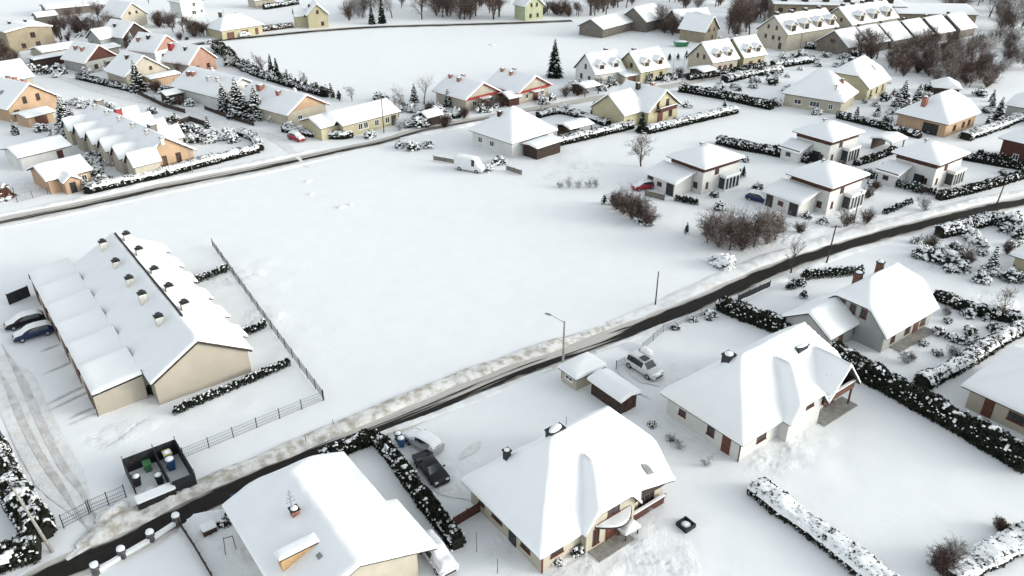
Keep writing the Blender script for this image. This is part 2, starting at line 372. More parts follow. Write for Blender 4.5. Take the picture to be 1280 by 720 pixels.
def house(name, label, E1, E2, depth, z, hr, ax='x', ang=None, LX=None, ends=('g', 'g'), ov=.5, wall='walls_cream', t=.3, wins=(), doors=(),
          chim=(), wings=(), step=.8, near=False, dorm=(), cat='house', group=None, edge='roof_dark', fr='frame_white', gable_trim=None, sky=(), facade=None):
    """E1, E2: photo pixels of the two ends of the front eave (height z)"""
    a, b = G(*E1, z), G(*E2, z)
    if ang is None: ang = math.atan2(b.y-a.y, b.x-a.x)
    else: ang = R(ang)
    ex = Vector((math.cos(ang), math.sin(ang), 0)); ey = Vector((-ex.y, ex.x, 0))
    lx = LX if LX else (b-a).dot(ex)
    if isinstance(depth, tuple): depth = abs((G(*depth, z)-a).dot(ey))
    c = a+ex*lx/2+ey*depth/2; c.z = 0
    root = empty(name, c, ang, label, cat, group)
    main = Roof(0, 0, lx-2*ov, depth-2*ov, z, hr, ax, ends, ov)
    rs = [main]+[q if isinstance(q, Roof) else Roof(*q) for q in wings]
    bm = B()
    for i, r in enumerate(rs):
        if not isinstance(r, Ext): walls_bm(bm, r, .08)
    obj('wall', bm, root, wall)
    bm = B()
    for i, r in enumerate(rs): slab(bm, r, .18)
    ro = obj('roof', bm, root, edge)
    obj('snow_cover', snow_field(rs, t, step, seed=len(HOUSES)), ro)
    for q in wins:
        ri, side, s, zz, w_, h_ = q[:6]; sd = Side(rs[ri], side)
        window(root, sd, s*sd.w, zz, w_, h_, q[6] if len(q) > 6 else fr, near, bars=2 if w_ > 1.7 else 1)
    for q in doors:
        ri, side, s, w_, h_ = q[:5]; sd = Side(rs[ri], side)
        door(root, sd, s*sd.w, w_, h_, q[5] if len(q) > 5 else 'door_brown', name='garage_door' if w_ > 2 else 'door', near=near)
    for q in chim:
        chimney(ro, rs[q[0]], q[1], q[2], *(q[3:]))
    for q in sky: skylight(ro, rs[q[0]], q[1], q[2], q[3], q[4], t)
    for q in dorm: dormer(root, main, *q[:1], **(q[1] if len(q) > 1 else {}))
    if gable_trim:
        for side in gable_trim[1]:
            rr = main; sd = Side(rr, side); zb = rr.z+.25; g = B()
            hw = sd.w/2; n = [(-hw+.02, zb), (hw-.02, zb)]
            top = rr.z+rr.hr-.35
            def pt(a_, z_, d_): return g.verts.new(sd.p(a_, z_, d_))
            f3 = [(-hw*.97, zb+.1), (hw*.97, zb+.1), (0, top)]
            A_ = [pt(a_, z_, .06) for a_, z_ in f3]; C_ = [pt(a_, z_, -.02) for a_, z_ in f3]
            g.faces.new(A_)
            for i in range(3): g.faces.new((C_[i], C_[(i+1) % 3], A_[(i+1) % 3], A_[i]))
            obj('gable_panel', g, root, gable_trim[0])
    if facade:
        sd = Side(main, facade[1]); hw = sd.w/2; g = B(); n = 16; tp = []
        for i in range(n+1):
            a_ = -hw+.01+(2*hw-.02)*i/n; x, y, _ = sd.p(a_, 0, 0); tp.append((a_, main.zf(x, y)-.14))
        pts = [(-hw+.01, -.1), (hw-.01, -.1)]+tp[::-1]
        f1 = [g.verts.new(sd.p(a_, z_, .015)) for a_, z_ in pts]; f0 = [g.verts.new(sd.p(a_, z_, -.03)) for a_, z_ in pts]; g.faces.new(f1)
        for i in range(len(pts)): g.faces.new((f0[i], f0[(i+1) % len(pts)], f1[(i+1) % len(pts)], f1[i]))
        obj('facade', g, root, facade[0])
    HOUSES[label] = (root, rs, ro)
    return root, rs, ro
def annex(root, label, cx, cy, lx, ly, z, hr, ax='x', ends=('g', 'g'), ov=.4, wall='walls_white', t=.28, posts=False, edge='roof_dark', name='annex'):
    """a lower roof leaning on a house (part of that house), child mesh with its own roof and snow"""
    r = Roof(cx, cy, lx, ly, z, hr, ax, ends, ov)
    bm = B()
    if posts:
        for sx in (-1, 1):
            for sy in (-1, 1): box(bm, cx+sx*(lx/2-.1)-.08, cx+sx*(lx/2-.1)+.08, cy+sy*(ly/2-.1)-.08, cy+sy*(ly/2-.1)+.08, -.2, z+.02)
    else: walls_bm(bm, r, .08)
    o = obj(name, bm, root, wall)
    rb = B(); slab(rb, r, .16); obj('annex_roof', rb, o, edge)
    obj('snow_cover', snow_field([r], t, .7, cx), o)
    return r, o
# ------------------------------------------------------------------ the houses
def LOC(u, v, z=0.0, a=127.0):
    """village frame: u along the side lanes away from the main road, v along the main road to the left"""
    a = R(a); return Vector((u*math.cos(a)-v*math.sin(a), u*math.sin(a)+v*math.cos(a), z))
_G = G
def G(x, y=None, z=0.0):
    return _G(x, y, z)
CLIP = ('c', .5, 1.9)
# --- the large house in front, left: near gable in frame, chimney, wood-faced dormer
P0 = LOC(39.2, -10.2, 2.9)
def house_at(P, *a, **k):
    """house whose front-left eave corner is the world point P (converted to the photo pixel house() expects)"""
    d = P.y*math.cos(PITCH)+(HC-P.z)*math.sin(PITCH); yy = -P.y*math.sin(PITCH)+(HC-P.z)*math.cos(PITCH)
    px = (640+FPX*P.x/d, 360+FPX*yy/d); z = P.z
    return house(*a[:2], px, px, a[2], z, a[3], **k)
root, rs, ro = house_at(P0, 'house', 'large pale house at the bottom edge with brick chimney and wood-faced roof dormer', 14.2, 2.0, ax='y', ang=37, LX=11.0,
    ends=('g', CLIP), ov=.55, wall='walls_cream', wins=[(0, 'F', -.05, 1.0, 1.0, 1.0), (0, 'F', -.36, 1.0, 1.2, 1.2), (0, 'L', .2, .9, 1.3, 1.1)], doors=[], near=True, step=.4, t=.34, fr='frame_brown',
    wings=[Ext(5.3, 6.5, -7.1, -.7, (2.97, 2.53, 2.53, 2.97))])
r0 = rs[0]; CX, CY = -1.6, .9
chimney(ro, r0, CX, CY, .8, .6, 'brick', 'metal_dark')
bm = B()                                           # aerial on the chimney
zc = r0.zf(CX, CY)+.8
tube(bm, (CX-.1, CY+.2, zc), (CX-.1, CY+.2, zc+1.9), .03, .03, 5)
for k in range(5): tube(bm, (CX-.1-.4+.06*k, CY+.2, zc+.7+k*.24), (CX-.1+.4-.06*k, CY+.2+.12*(k%2), zc+.7+k*.24), .022, .022, 4)
obj('aerial', bm, ro, 'metal_grey')
zz = r0.zf(-4.4, -2.8)                            # shed dormer with a panelled front facing away from the lane
bm = B(); box(bm, -4.4, -1.5, -3.1, -2.2, zz-.1, zz+1.5); o = obj('dormer', bm, root, 'wood_panel')
me = snow_field([Ext(-4.5, -1.4, -3.08, -2.1, (zz+1.51,)*4)], .2, .3, 3); obj('snow_cover', me, o)
bm = B(); box(bm, -4.5, -1.45, -3.17, -2.1, zz+1.44, zz+1.52); obj('dormer_roof', bm, o, 'roof_dark')
skylight(ro, r0, -1.9, -4.2, .35, .5, .36)
# bump the notch of the right eave: a wider strip of roof towards the street end
# --- house with half-hipped gable, oval porch roof (centre foreground)
root, rs, ro = house('house', 'beige house with a half-hipped gable, brown balcony door and rounded snowy porch roof', (675, 698), (675, 698), 11.0, 2.5, 5.5, ang=37, LX=14.9,
    ends=(('h', 5.5), ('c', .45, 3)), ov=.6, wall='walls_cream', t=.34, near=True, step=.35, fr='frame_brown',
    wings=[(0, -2.6, 5.4, 5.9, 2.5, 3.9, 'y', (('c', .40, 3.0), ('g',)), .42, (-2.7, 2.7, -5.6, -.1)), Ext(2.1, 7.45, -5.7, -2.0, (3.95, 2.5, 4.3, 5.4))],
    wins=[(0, 'F', -.38, 1.0, 1.3, .9), (1, 'F', .04, 2.7, 1.3, 1.5), (1, 'F', -.3, .5, .7, 1.7), (1, 'F', .38, .9, .7, 1.0), (0, 'F', .36, .5, 1.9, 1.8), (0, 'L', .3, .9, 1.2, 1.2), (0, 'L', -.1, 1.0, 1.4, 1.2), (0, 'L', -.33, 1.0, .8, 1.0)],
    doors=[(1, 'F', .04, 1.5, 2.2, 'frame_brown'), (0, 'L', .12, 1.0, 2.1, 'door_dark')])
chimney(ro, rs[0], -1.2, .4, .7, .75, 'door_dark', 'metal_dark', lx=1.5)
chimney(ro, rs[0], -4.6, 2.6, .9, .5, 'door_dark', 'metal_dark', lx=.5)
skylight(ro, rs[2], 5.2, -4.3, .7, 1.2, .36)
bm = B(); sd = Side(rs[1], 'F')                    # porch: half-round slab over the door, two posts
ring = [(-2.1, .02)]+[(-2.1+4.2*i/12, .02+1.25*math.sin(math.pi*i/12)) for i in range(1, 12)]+[(2.1, .02)]
def prism(bm, sd, pts, z0, z1, off=0.0):
    lo = [bm.verts.new(sd.p(a+off, z0, d)) for a, d in pts]; hi = [bm.verts.new(sd.p(a+off, z1, d)) for a, d in pts]
    bm.faces.new(hi); bm.faces.new(lo[::-1]); n = len(pts)
    for i in range(n): bm.faces.new((lo[i], lo[(i+1) % n], hi[(i+1) % n], hi[i]))
prism(bm, sd, ring, 2.3, 2.45, .25); po = obj('porch_roof', bm, root, 'roof_dark')
bm = B(); prism(bm, sd, [(a*.96, .03+d*.93) for a, d in ring], 2.452, 2.68, .25)
bmesh.ops.bevel(bm, geom=[e for e in bm.edges if all(v.co.z > 2.6 for v in e.verts)], offset=.1, segments=2, affect='EDGES')
obj('snow_cover', bm, po, 'snow')
bm = B(); sd.box(bm, -2.4, 1.6, -.1, .12, .03, 1.4); obj('doorstep', bm, root, 'concrete')
bm = B(); sd2 = Side(rs[0], 'F')                   # recessed balcony right of the gable
sd2.box(bm, 2.8, 6.6, .25, 1.0, .5, .6); sd2.box(bm, 2.8, 6.6, .12, .249, .03, .6); obj('balcony', bm, root, 'wood_red')
bm = B(); sd2.box(bm, 2.8, 6.6, 1.002, 1.13, .43, .67); obj('snow_cover', bm, root, 'snow')
bm = B(); sd2.box(bm, -6.8, -6.68, -.2, 2.5, .02, .1); obj('downpipe', bm, root, 'frame_brown')
# --- house behind it to the right, long hipped roof
root, rs, ro = house('house', 'white house with long hipped snowy roof and a brown balcony set into its near gable', (928, 557), (928, 557), 10.3, 2.6, 5.0, ang=37, LX=17.6,
    ends=(('h', 5.1), ('c', .4, 2.2)), ov=.6, wall='walls_white', t=.34, near=True, step=.35, fr='frame_brown',
    wings=[(.3, -2.6, 5.2, 6.0, 2.6, 4.0, 'y', (('c', .36, 3.0), ('g',)), .42), (6.0, -3.0, 4.4, 5.4, 2.7, 3.2, 'y', ('g', 'g'), .5, (3.8, 8.0, -4.6, -.1))],
    wins=[(0, 'L', .12, .9, .9, 1.1), (0, 'L', -.28, 1.0, .9, .7), (1, 'F', .1, 2.9, 1.2, 1.2), (0, 'F', -.3, .9, 1.4, .9), (2, 'F', -.2, 2.7, 1.0, 1.9)],
    doors=[(0, 'L', .33, 1.0, 2.1, 'frame_brown'), (2, 'F', .1, 1.8, 2.2, 'frame_brown')])
chimney(ro, rs[0], -4.2, 1.0, .9, .9, 'door_dark', 'metal_dark', lx=1.0)
chimney(ro, rs[0], 4.2, -1.6, .5, .5, 'door_dark', 'metal_dark', lx=1.6)
bm = B(); sd = Side(rs[2], 'F')
sd.box(bm, -3.0, 2.3, 2.25, 2.42, .03, 1.3); sd.box(bm, -3.0, 2.3, 2.421, 3.15, 1.2, 1.3); sd.box(bm, 2.2, 2.3, 2.421, 3.15, .03, 1.19)
sd.box(bm, 2.1, 2.26, -.2, 2.249, 1.05, 1.22)
o = obj('balcony', bm, root, 'door_brown')
bm = B(); sd.box(bm, -3.0, 2.3, 3.151, 3.3, 1.12, 1.38); obj('snow_cover', bm, o, 'snow')
bm = B(); sd.box(bm, -3.0, 2.8, -.1, .15, .03, 1.9); obj('terrace', bm, root, 'concrete')
bm = B(); sd0 = Side(rs[0], 'F'); sd0.box(bm, -8.3, -8.18, -.2, 2.5, .02, .1); obj('downpipe', bm, root, 'door_dark')
# --- the long terrace row on the left with flat garages
u0, u1 = 75.0, 108.0
n = 12; du = (u1-u0)/n; lxs = [10.7, 12.1]*6
lab = 'long terraced row with two lines of roof chimneys and a bare beige gable'
A0 = LOC(u0, -11.0, 3.0, 128)
root = empty('terraced_row', LOC((u0+u1)/2, -16.9, 0, 128), R(38), lab, 'terraced houses')
rs = []
for i in range(n):
    rs.append(Roof(0, (i+.5)*du-(u1-u0)/2, lxs[i]-.8, du+.02, 3.0-(.1 if i % 2 else .0), 3.2+(.1 if i % 2 else .0), 'y', ('g', 'g'), 0.0))
for r in rs: r.x0 -= .4; r.x1 += .4; r.b += .4
rs[0].y0 -= .35; rs[0].a += .0
bm = B()
for i, r in enumerate(rs): walls_bm(bm, r, .1, inset=.012*(i % 2))
obj('wall', bm, root, 'walls_beige')
bm = B()
for i, r in enumerate(rs): slab(bm, r, .2)
ro = obj('roof', bm, root, 'roof_dark')
bm = B()                                           # verge board of the near gable
y = -(u1-u0)/2-.34; r = rs[0]
for sg in (-1, 1):
    p = [(sg*(r.b), r.z), (0, r.z+r.hr)]
    f = [bm.verts.new((p[0][0], y, p[0][1]-.36)), bm.verts.new((p[1][0], y, p[1][1]-.36)), bm.verts.new((p[1][0], y, p[1][1]+.09)), bm.verts.new((p[0][0], y, p[0][1]+.09))]
    g = [bm.verts.new((v.co.x, y+.36, v.co.z)) for v in f]
    bm.faces.new(f); bm.faces.new(g[::-1])
    for k in range(4): bm.faces.new((f[k], f[(k+1) % 4], g[(k+1) % 4], g[k]))
obj('verge_board', bm, ro, 'roof_dark')
obj('snow_cover', snow_field(rs, .3, .5, 2, .06), ro)
bm = B(); box(bm, .22, .42, -11.2, 16.2, 6.3, 6.56); obj('ridge_gap', bm, ro, 'roof_dark')
for i in range(6):
    u = 81.9-75.0+i*5.85-(u1-u0)/2
    for k, (x, dz) in enumerate(((-1.75, 0), (1.25, 0))):
        y = u+(0 if k == 0 else .2)
        if y > 16: continue
        chimney(ro, rs[min(11, max(0, int((y+(u1-u0)/2)/du)))], x, y+.25*math.sin(i*2.1+k), 1.25+.2*math.sin(i*1.7+k*2), .72, 'plaster', 'flue', False, lx=.8)
n = 6; du = (u1-u0)/n
for i in range(6):                                  # low flat garages on the street side
    y = (i+.5)*du-(u1-u0)/2+2.0
    r = Roof(-7.9, y, 5.0, du+.012, 3.3, -.75, 'y', ('mono', 'g'), 0.0)
    # slope falls to the left: use rotated helper
    r = Roof(-8.0, y, 4.9, du+.012, 2.6+.03*(i % 2), .5, 'x', ('g', 'g'), 0.0)
    r.zf = (lambda r: lambda x, yy: r.z+r.hr*(x-r.x0)/(r.x1-r.x0)+.42*max(0, min(1, (yy-r.y0)/(r.y1-r.y0)))**1.4)(r)
    r.zsoft = (lambda r: lambda x, yy, k=.1: r.zf(x, yy))(r)
    bm = B(); walls_bm(bm, r, .25, inset=.01*(i % 2)); o = obj('garage', bm, root, 'walls_beige')
    obj('snow_cover', snow_field([r], .3, .6, i, .07), o)
    bm = B(); sd = Side(r, 'L'); sd.box(bm, -1.3, 1.3, 0, 2.1, -.02, .05); obj('garage_door', bm, o, 'door_brown')
    bm = B(); box(bm, r.x0-.1, r.x0+.02, r.y1-.12, r.y1+.12, 2.1, 2.75); obj('gutter_end', bm, o, 'roof_dark')
bm = B(); tube(bm, (-10.5, -(u1-u0)/2+1.9, 0), (-10.5, -(u1-u0)/2+1.9, 2.6), .05, .05); obj('downpipe', bm, root, 'door_dark')
# --- L-shaped pair at the right: half-hipped house, gable shade put into its grey walls, and its garage
root, rs, ro = house('house', 'steep half-hipped house with shade-grey gable, three attic windows and two dark chimneys', (1108, 424), (1108, 424), 9.7, 2.3, 4.9, ang=37, LX=11.6,
    ends=(('c', .55, 3.0), ('c', .55, 3.0)), ov=.45, wall='walls_grey', t=.34, near=True, step=.5, fr='frame_brown',
    wins=[(0, 'L', -.16, 3.3, .8, 1.2), (0, 'L', 0, 3.3, .8, 1.2), (0, 'L', .16, 3.3, .8, 1.2), (0, 'F', -.3, .7, .9, 1.3), (0, 'F', 0, .7, 1.2, 1.3), (0, 'F', .33, .6, 1.1, 1.3)], doors=[(0, 'F', .18, 1.2, 2.1, 'frame_brown')])
chimney(ro, rs[0], -1.7, 2.1, 1.5, .8, 'door_brown', 'metal_dark'); chimney(ro, rs[0], 2.2, 1.7, 1.5, .7, 'door_brown', 'metal_dark')
bm = B(); sd = Side(rs[0], 'F'); sd.box(bm, -3.5, 4.2, -.1, .2, .03, 1.4); obj('terrace', bm, root, 'concrete')
root, rs, ro = house('garage_house', 'small grey gabled garage in front of the steep half-hipped house', (1038, 425), (1072, 412), (981, 394), 2.3, 2.0, ang=37, LX=8.2, ov=.4, wall='walls_grey', t=.34, near=True, step=.5,
    doors=[(0, 'F', -.15, .9, 2.0, 'door_brown')], wins=[(0, 'F', .25, 1.0, .8, .9, 'frame_brown')], cat='garage')
# --- white houses of the new estate: four alike
def modern(label, A, wing=(1.7, 6.4, 2.5, 4.3)):
    root, rs, ro = house('villa', label, A, A, 8.7, 4.9, 1.75, ang=37, LX=10.4, ends=(('h', 4.3), ('h', 4.3)), ov=.75, wall='walls_white', t=.3, near=True, step=.7, edge='brown_band', fr='frame_brown',
        wins=[(0, 'L', .3, .9, .9, 1.0), (0, 'F', -.36, .9, .6, 1.1), (0, 'L', .36, 4.0, .5, .45), (0, 'L', .1, 4.0, .5, .45)], group='white villas of the new estate')
    r = rs[0]
    bm = B()
    for side in 'FLR':
        sd = Side(r, side); sd.box(bm, -sd.w/2-.05, sd.w/2+.05, 3.95, 5.0, .02+.003*'FLR'.index(side), .09+.003*'FLR'.index(side))
    obj('cladding_band', bm, root, 'brown_band')
    window(root, Side(r, 'F'), -1.0, 3.0, 1.0, .9, 'frame_brown', True)
    sd = Side(r, 'F')                               # glazed bay with its own small snowy roof
    bm = B(); sd.box(bm, -.2, 3.6, -.1, .3, .02, 1.5); sd.box(bm, -.2, 3.6, 2.3, 2.55, .02, 1.5)
    for a in (-.2, .7, 1.6, 2.5, 3.45): sd.box(bm, a, a+.15, .301, 2.299, 1.3, 1.48)
    bay = obj('glazed_bay', bm, root, 'frame_white')
    bm = B(); sd.box(bm, -.1, 3.5, .302, 2.298, .03, 1.38); obj('pane', bm, bay, 'glass')
    bm = B(); sd.box(bm, -.3, 3.7, 2.552, 2.85, .03, 1.6); bmesh.ops.bevel(bm, geom=bm.edges[:], offset=.08, segments=2, affect='EDGES'); obj('snow_cover', bm, bay, 'snow')
    # lean-to garage wing on the left
    bm = B(); cx, cy = -r.lx/2-wing[3]/2-.2, wing[0]
    q = Roof(cx, cy, wing[3], wing[1], wing[2], 1.1, 'x', ('g', 'g'), .0)
    q.zf = (lambda q: lambda x, y: q.z+q.hr*(x-q.x0)/(q.x1-q.x0))(q); q.zsoft = (lambda q: lambda x, y, k=.1: q.zf(x, y))(q)
    q.x0 -= .5; q.y0 -= .6; q.y1 += .4
    walls_bm(bm, q, .2); o = obj('garage_wing', bm, root, 'walls_white')
    obj('snow_cover', snow_field([q], .3, .7, 5), o)
    bm = B(); box(bm, q.x0, q.x0+.12, q.y0, q.y1, 2.45, 2.62); obj('fascia', bm, o, 'brown_band')
    sd = Side(q, 'L')
    if wing[1] > 5:
        for a, b in ((1.4, 3.0), (-3.0, -1.7)): bm = B(); sd.box(bm, a, b, 0, 2.1, .0, .05); obj('garage_door', bm, o, 'door_dark')
    else:
        s2 = Side(r, 'L'); bm = B(); s2.box(bm, .2, 2.0, 0, 2.2, .0, .06); obj('terrace_door', bm, root, 'glass'); window(root, s2, -1.6, 1.0, 1.0, .9, 'frame_brown', True)
    window(root, sd, -.2, 1.0, 1.0, .7, 'frame_brown', True)
    chimney(ro, r, 0.5, 1.5, .7, .5, 'plaster', 'metal_dark')
    return root
modern('white villa with a red car before its garage wing', (881, 212))
modern('white villa behind the clump of bare shrubs, third from the left', (1041, 236))
modern('white villa at the far end of its row, above the black fence', (1041, 178), (2.4, 3.6, 2.2, 3.2))
modern('white villa beside the row of rounded clipped shrubs by the road', (1175, 207), (2.6, 3.2, 2.2, 3.6))
# --- right edge
root, rs, ro = house('house', 'grey-green rendered bungalow cut by the right edge with snowy hipped roof', (1202, 482), (1202, 482), 12, 2.6, 3.4, ang=-52, LX=16, ends=(('h', 5.5), ('h', 5.5)), ov=.7, wall='walls_tan' if 0 else 'walls_cream', t=.36, near=True, step=.6,
    wins=[(0, 'F', -.18, .9, 1.6, 1.0, 'frame_brown')], doors=[(0, 'F', -.36, 1.0, 2.2, 'frame_brown'), (0, 'F', .1, 1.0, 2.1)])
house('house', 'pale yellow house at the right edge behind the snowy conifer', (1262, 318), (1262, 318), 10, 2.6, 3.4, ang=-52, LX=10, ends=(('h', 4.5), ('h', 4.5)), ov=.6, wall='walls_yellow', t=.34, wins=[(0, 'F', -.2, .9, 1.2, 1.1)])
house('house', 'brown banded house at the right edge above the thuja row', (1248, 172), (1248, 172), 9, 4.4, 2.2, ang=-52, LX=11, ends=(('h', 4), ('h', 4)), ov=.7, wall='wood_red', wins=[(0, 'F', -.2, .9, 1.0, 1.1), (0, 'F', .15, .9, 1.0, 1.1)])
house('house', 'long grey house with two red chimneys at the upper right edge', (1256, 131), (1256, 131), 11, 2.8, 3.4, ang=-40, LX=16, ends=(('h', 5), ('h', 5)), wall='walls_grey', chim=[(0, -2.5, .8, 1.3, .8, 'brick'), (0, .5, 1.5, 1.3, .8, 'brick')], wins=[(0, 'F', -.3, .9, 1.2, 1.0)])
house('house', 'orange house with tall red chimney and dark open garage', (1186, 156), (1225, 141), 11.5, 3.0, 4.2, ang=38, LX=14, ends=(('h', 5.6), ('c', .5, 2.8)), wall='walls_orange', ov=.6,
      wins=[(0, 'F', -.2, .8, 1.2, 1.2, 'frame_brown'), (0, 'F', .1, .8, 1.2, 1.2, 'frame_brown'), (0, 'F', .3, .8, 1.0, 1.2, 'frame_brown')], doors=[(0, 'L', .2, 3.2, 2.3, 'door_dark')], chim=[(0, -4.6, 1.2, 2.0, .9, 'brick')])  # dark door panel stands in for the shaded inside of the open garage
house('house', 'wide pale house with big pyramid roof behind the garden hedge', (977, 116), (1052, 128), 11.2, 3.0, 5.0, ang=-37, LX=14, ends=(('h', 5.6), ('h', 5.6)), wall='walls_cream', ov=.6, wins=[(0, 'F', -.25, .9, 1.6, 1.1), (0, 'F', .05, .9, 2.2, 1.2), (0, 'F', .33, .9, 1.0, 1.1)], chim=[(0, 4.2, .6, 1.0, .7, 'brick')])
root, rs, ro = house('house', 'yellow-walled house with tall snowy roof and dark ridge dormer behind the pyramid-roofed house', (1087, 112), (1116, 90), 12.5, 3.0, 5.2, ang=47, LX=13.5, ends=(('c', .5, 3), ('c', .5, 3)), wall='walls_yellow', ov=.6,
      wins=[(0, 'F', -.3, .8, .9, 1.4, 'frame_brown'), (0, 'F', 0, .8, .9, 1.4, 'frame_brown'), (0, 'F', .3, .8, .9, 1.4, 'frame_brown')], chim=[(0, -1.8, 1.0, 1.0, 1.3, 'wood_dark')], sky=[(0, -4.5, 2.5, .9, 1.2), (0, 2.5, -3, .9, 1.2)])
house('garden_pavilion', 'small pavilion with pyramid snow roof before the brown thicket', (1166, 109), (1191, 111), 6, 2.2, 1.9, LX=6.4, ends=(('h', 3.1), ('h', 3.1)), wall='wood_dark', ov=.5, cat='pavilion', wins=[(0, 'F', 0, .9, 1.2, .9, 'frame_brown')])
# --- middle distance, right of the far field
house('house', 'white gabled semi with two roof dormers beside the tall dark fir', (744, 94), (784, 89), 9.6, 3.0, 4.3, ang=30, LX=9.6, wall='walls_white', ov=.4, wins=[(0, 'L', 0, 3.6, .9, 1.2, 'frame_brown'), (0, 'L', -.2, .9, 1, 1.2, 'frame_brown'), (0, 'L', .2, .9, 1, 1.2, 'frame_brown'), (0, 'F', 0, .9, 1.2, 1.2)],
      dorm=[(-2.2, dict(wm='walls_white')), (2.2, dict(wm='walls_white'))], chim=[(0, 2, .6, 1.0, .8, 'wood_red')])
house('house', 'ochre gabled semi with two roof dormers, right of the white one', (801, 91), (837, 82), 9.6, 3.0, 4.3, ang=36, LX=10.5, wall='walls_yellow', ov=.4, wins=[(0, 'F', .25, .9, 1.0, 1.3, 'frame_brown'), (0, 'F', -.1, .9, 1.0, 1.3, 'frame_brown'), (0, 'L', .1, 3.6, .9, 1.1, 'frame_brown')],
      dorm=[(-2.4, {}), (2.4, {})], chim=[(0, -3, .6, 1.0, .8, 'wood_red')])
house('garage_house', 'low snow-covered double garage between the white and ochre semis', (781, 96), (800, 93), 7, 2.3, .5, LX=5.5, wall='walls_cream', doors=[(0, 'F', 0, 2.4, 1.9, 'door_brown')], cat='garage')
house('house', 'left cream half of the far dormered pair, gable with two attic windows', (891, 79), (927, 74), 10, 3.2, 4.4, ang=32, LX=10, wall='walls_cream', ov=.4, wins=[(0, 'L', -.12, 3.6, .8, 1.1, 'frame_brown'), (0, 'L', .14, 3.6, .8, 1.1, 'frame_brown'), (0, 'F', -.2, .9, 1, 1.2, 'frame_brown'), (0, 'F', .25, .9, 1, 1.2, 'frame_brown')],
      doors=[(0, 'F', .02, 1.2, 2.1)], dorm=[(-2.2, {}), (1.8, {})], chim=[(0, 2.5, .5, .9, .8, 'brick')])
house('house', 'right yellow half of the far dormered pair, set back one step', (930, 73), (952, 67), 10, 3.2, 4.4, ang=32, LX=9, wall='walls_yellow', ov=.4, wins=[(0, 'F', .25, .9, 1, 1.2, 'frame_brown')], doors=[(0, 'F', -.15, 1.4, 2.1)], dorm=[(-2.0, {}), (1.6, {})], chim=[(0, -2.5, .5, .9, .8, 'brick')])
root, rs, ro = house('house', 'ochre house with brown balcony gable standing between two clipped hedges', (811, 142), (851, 129), 11.5, 2.9, 3.9, ax='y', ang=42, LX=11.2, wall='walls_yellow', ov=.5,
      wins=[(0, 'F', -.2, 3.2, .9, 1.6, 'frame_brown'), (0, 'F', .12, 3.2, 1.1, 1.6, 'frame_brown'), (0, 'F', .25, .7, 1.2, 1.6, 'frame_brown')], doors=[(0, 'F', -.1, 1.8, 2.2, 'frame_brown'), (0, 'L', 0, .9, 2.0, 'door_dark')],
      wings=[(-7.4, 1.2, 6.5, 9.0, 2.9, 3.6, 'x', ('g', 'g'), .4)], chim=[(0, 1.6, -.5, 1.4, .8, 'brick'), (1, -1.5, 1.0, 1.0, .8, 'wood_dark')])
sd = Side(rs[0], 'F'); bm = B(); sd.box(bm, -2.6, 3.2, 2.6, 2.75, .03, 1.2); sd.box(bm, -2.6, 3.2, 2.751, 3.5, 1.12, 1.2); o = obj('balcony', bm, root, 'wood_red'); bm = B(); sd.box(bm, -2.6, 3.2, 3.501, 3.62, 1.05, 1.26); obj('snow_cover', bm, o, 'snow')
# red trimmed pair in the middle
def redhouse(label, E1, E2, apexfrac=0, group='red-trimmed gabled houses'):
    root, rs, ro = house('house', label, E1, E2, 12, 2.8, 3.0, ax='y', ang=44, LX=11.2, wall='walls_cream', ov=.7, edge='red_trim', wins=[(0, 'F', -.25, .9, 1.1, 1.2), (0, 'F', .28, .9, 1.1, 1.2)], doors=[(0, 'F', .05, 1.6, 2.1, 'frame_brown')], gable_trim=('walls_cream', 'F'),
        chim=[(0, -1.5, 1, .9, .7, 'brick'), (0, 1.6, 3, .9, .7, 'brick'), (0, -1.2, 4.3, .9, .7, 'brick')], group=group)
    sd = Side(rs[0], 'F'); bm = B(); sd.box(bm, -5.2, 5.2, 2.5, 3.0, .09, .35); obj('fascia_board', bm, root, 'red_trim')
    bm = B(); sd.box(bm, -1.2, 1.6, 2.3, 2.42, .36, 1.4); o = obj('porch_roof', bm, root, 'roof_dark'); bm = B(); sd.box(bm, -1.25, 1.65, 2.421, 2.65, .36, 1.45); obj('snow_cover', bm, o, 'snow')
redhouse('cream house with red gable boards behind the bare brown shrub', (582, 126), (628, 115))
redhouse('cream house with red gable boards just left of the tall dark fir', (649, 117), (693, 105))
house('garage_house', 'little red-walled garage between the two red-trimmed houses', (636, 124), (650, 121), 5, 2.0, 1.0, LX=4.0, wall='wood_red', cat='garage')
root, rs, ro = house('house', 'white house with wide hipped snow roof beside the parked van', (640, 180), (690, 161), 12.5, 3.0, 4.6, ang=44, LX=12.6, ends=(('h', 6), ('h', 6)), ov=.6, wall='walls_white', wins=[(0, 'L', 0, .9, 1.2, 1.1), (0, 'L', -.3, .9, 1.2, 1.1), (0, 'F', .2, .9, 1.6, 1.2)], doors=[(0, 'F', .38, 1.4, 2.1, 'wood_dark')], chim=[(0, -2.5, 1.2, 1.0, .7, 'wood_dark')], t=.34)
r, o = annex(root, '', .2, -7.9, 6.5, 3.6, 2.3, .3, wall='wood_dark')
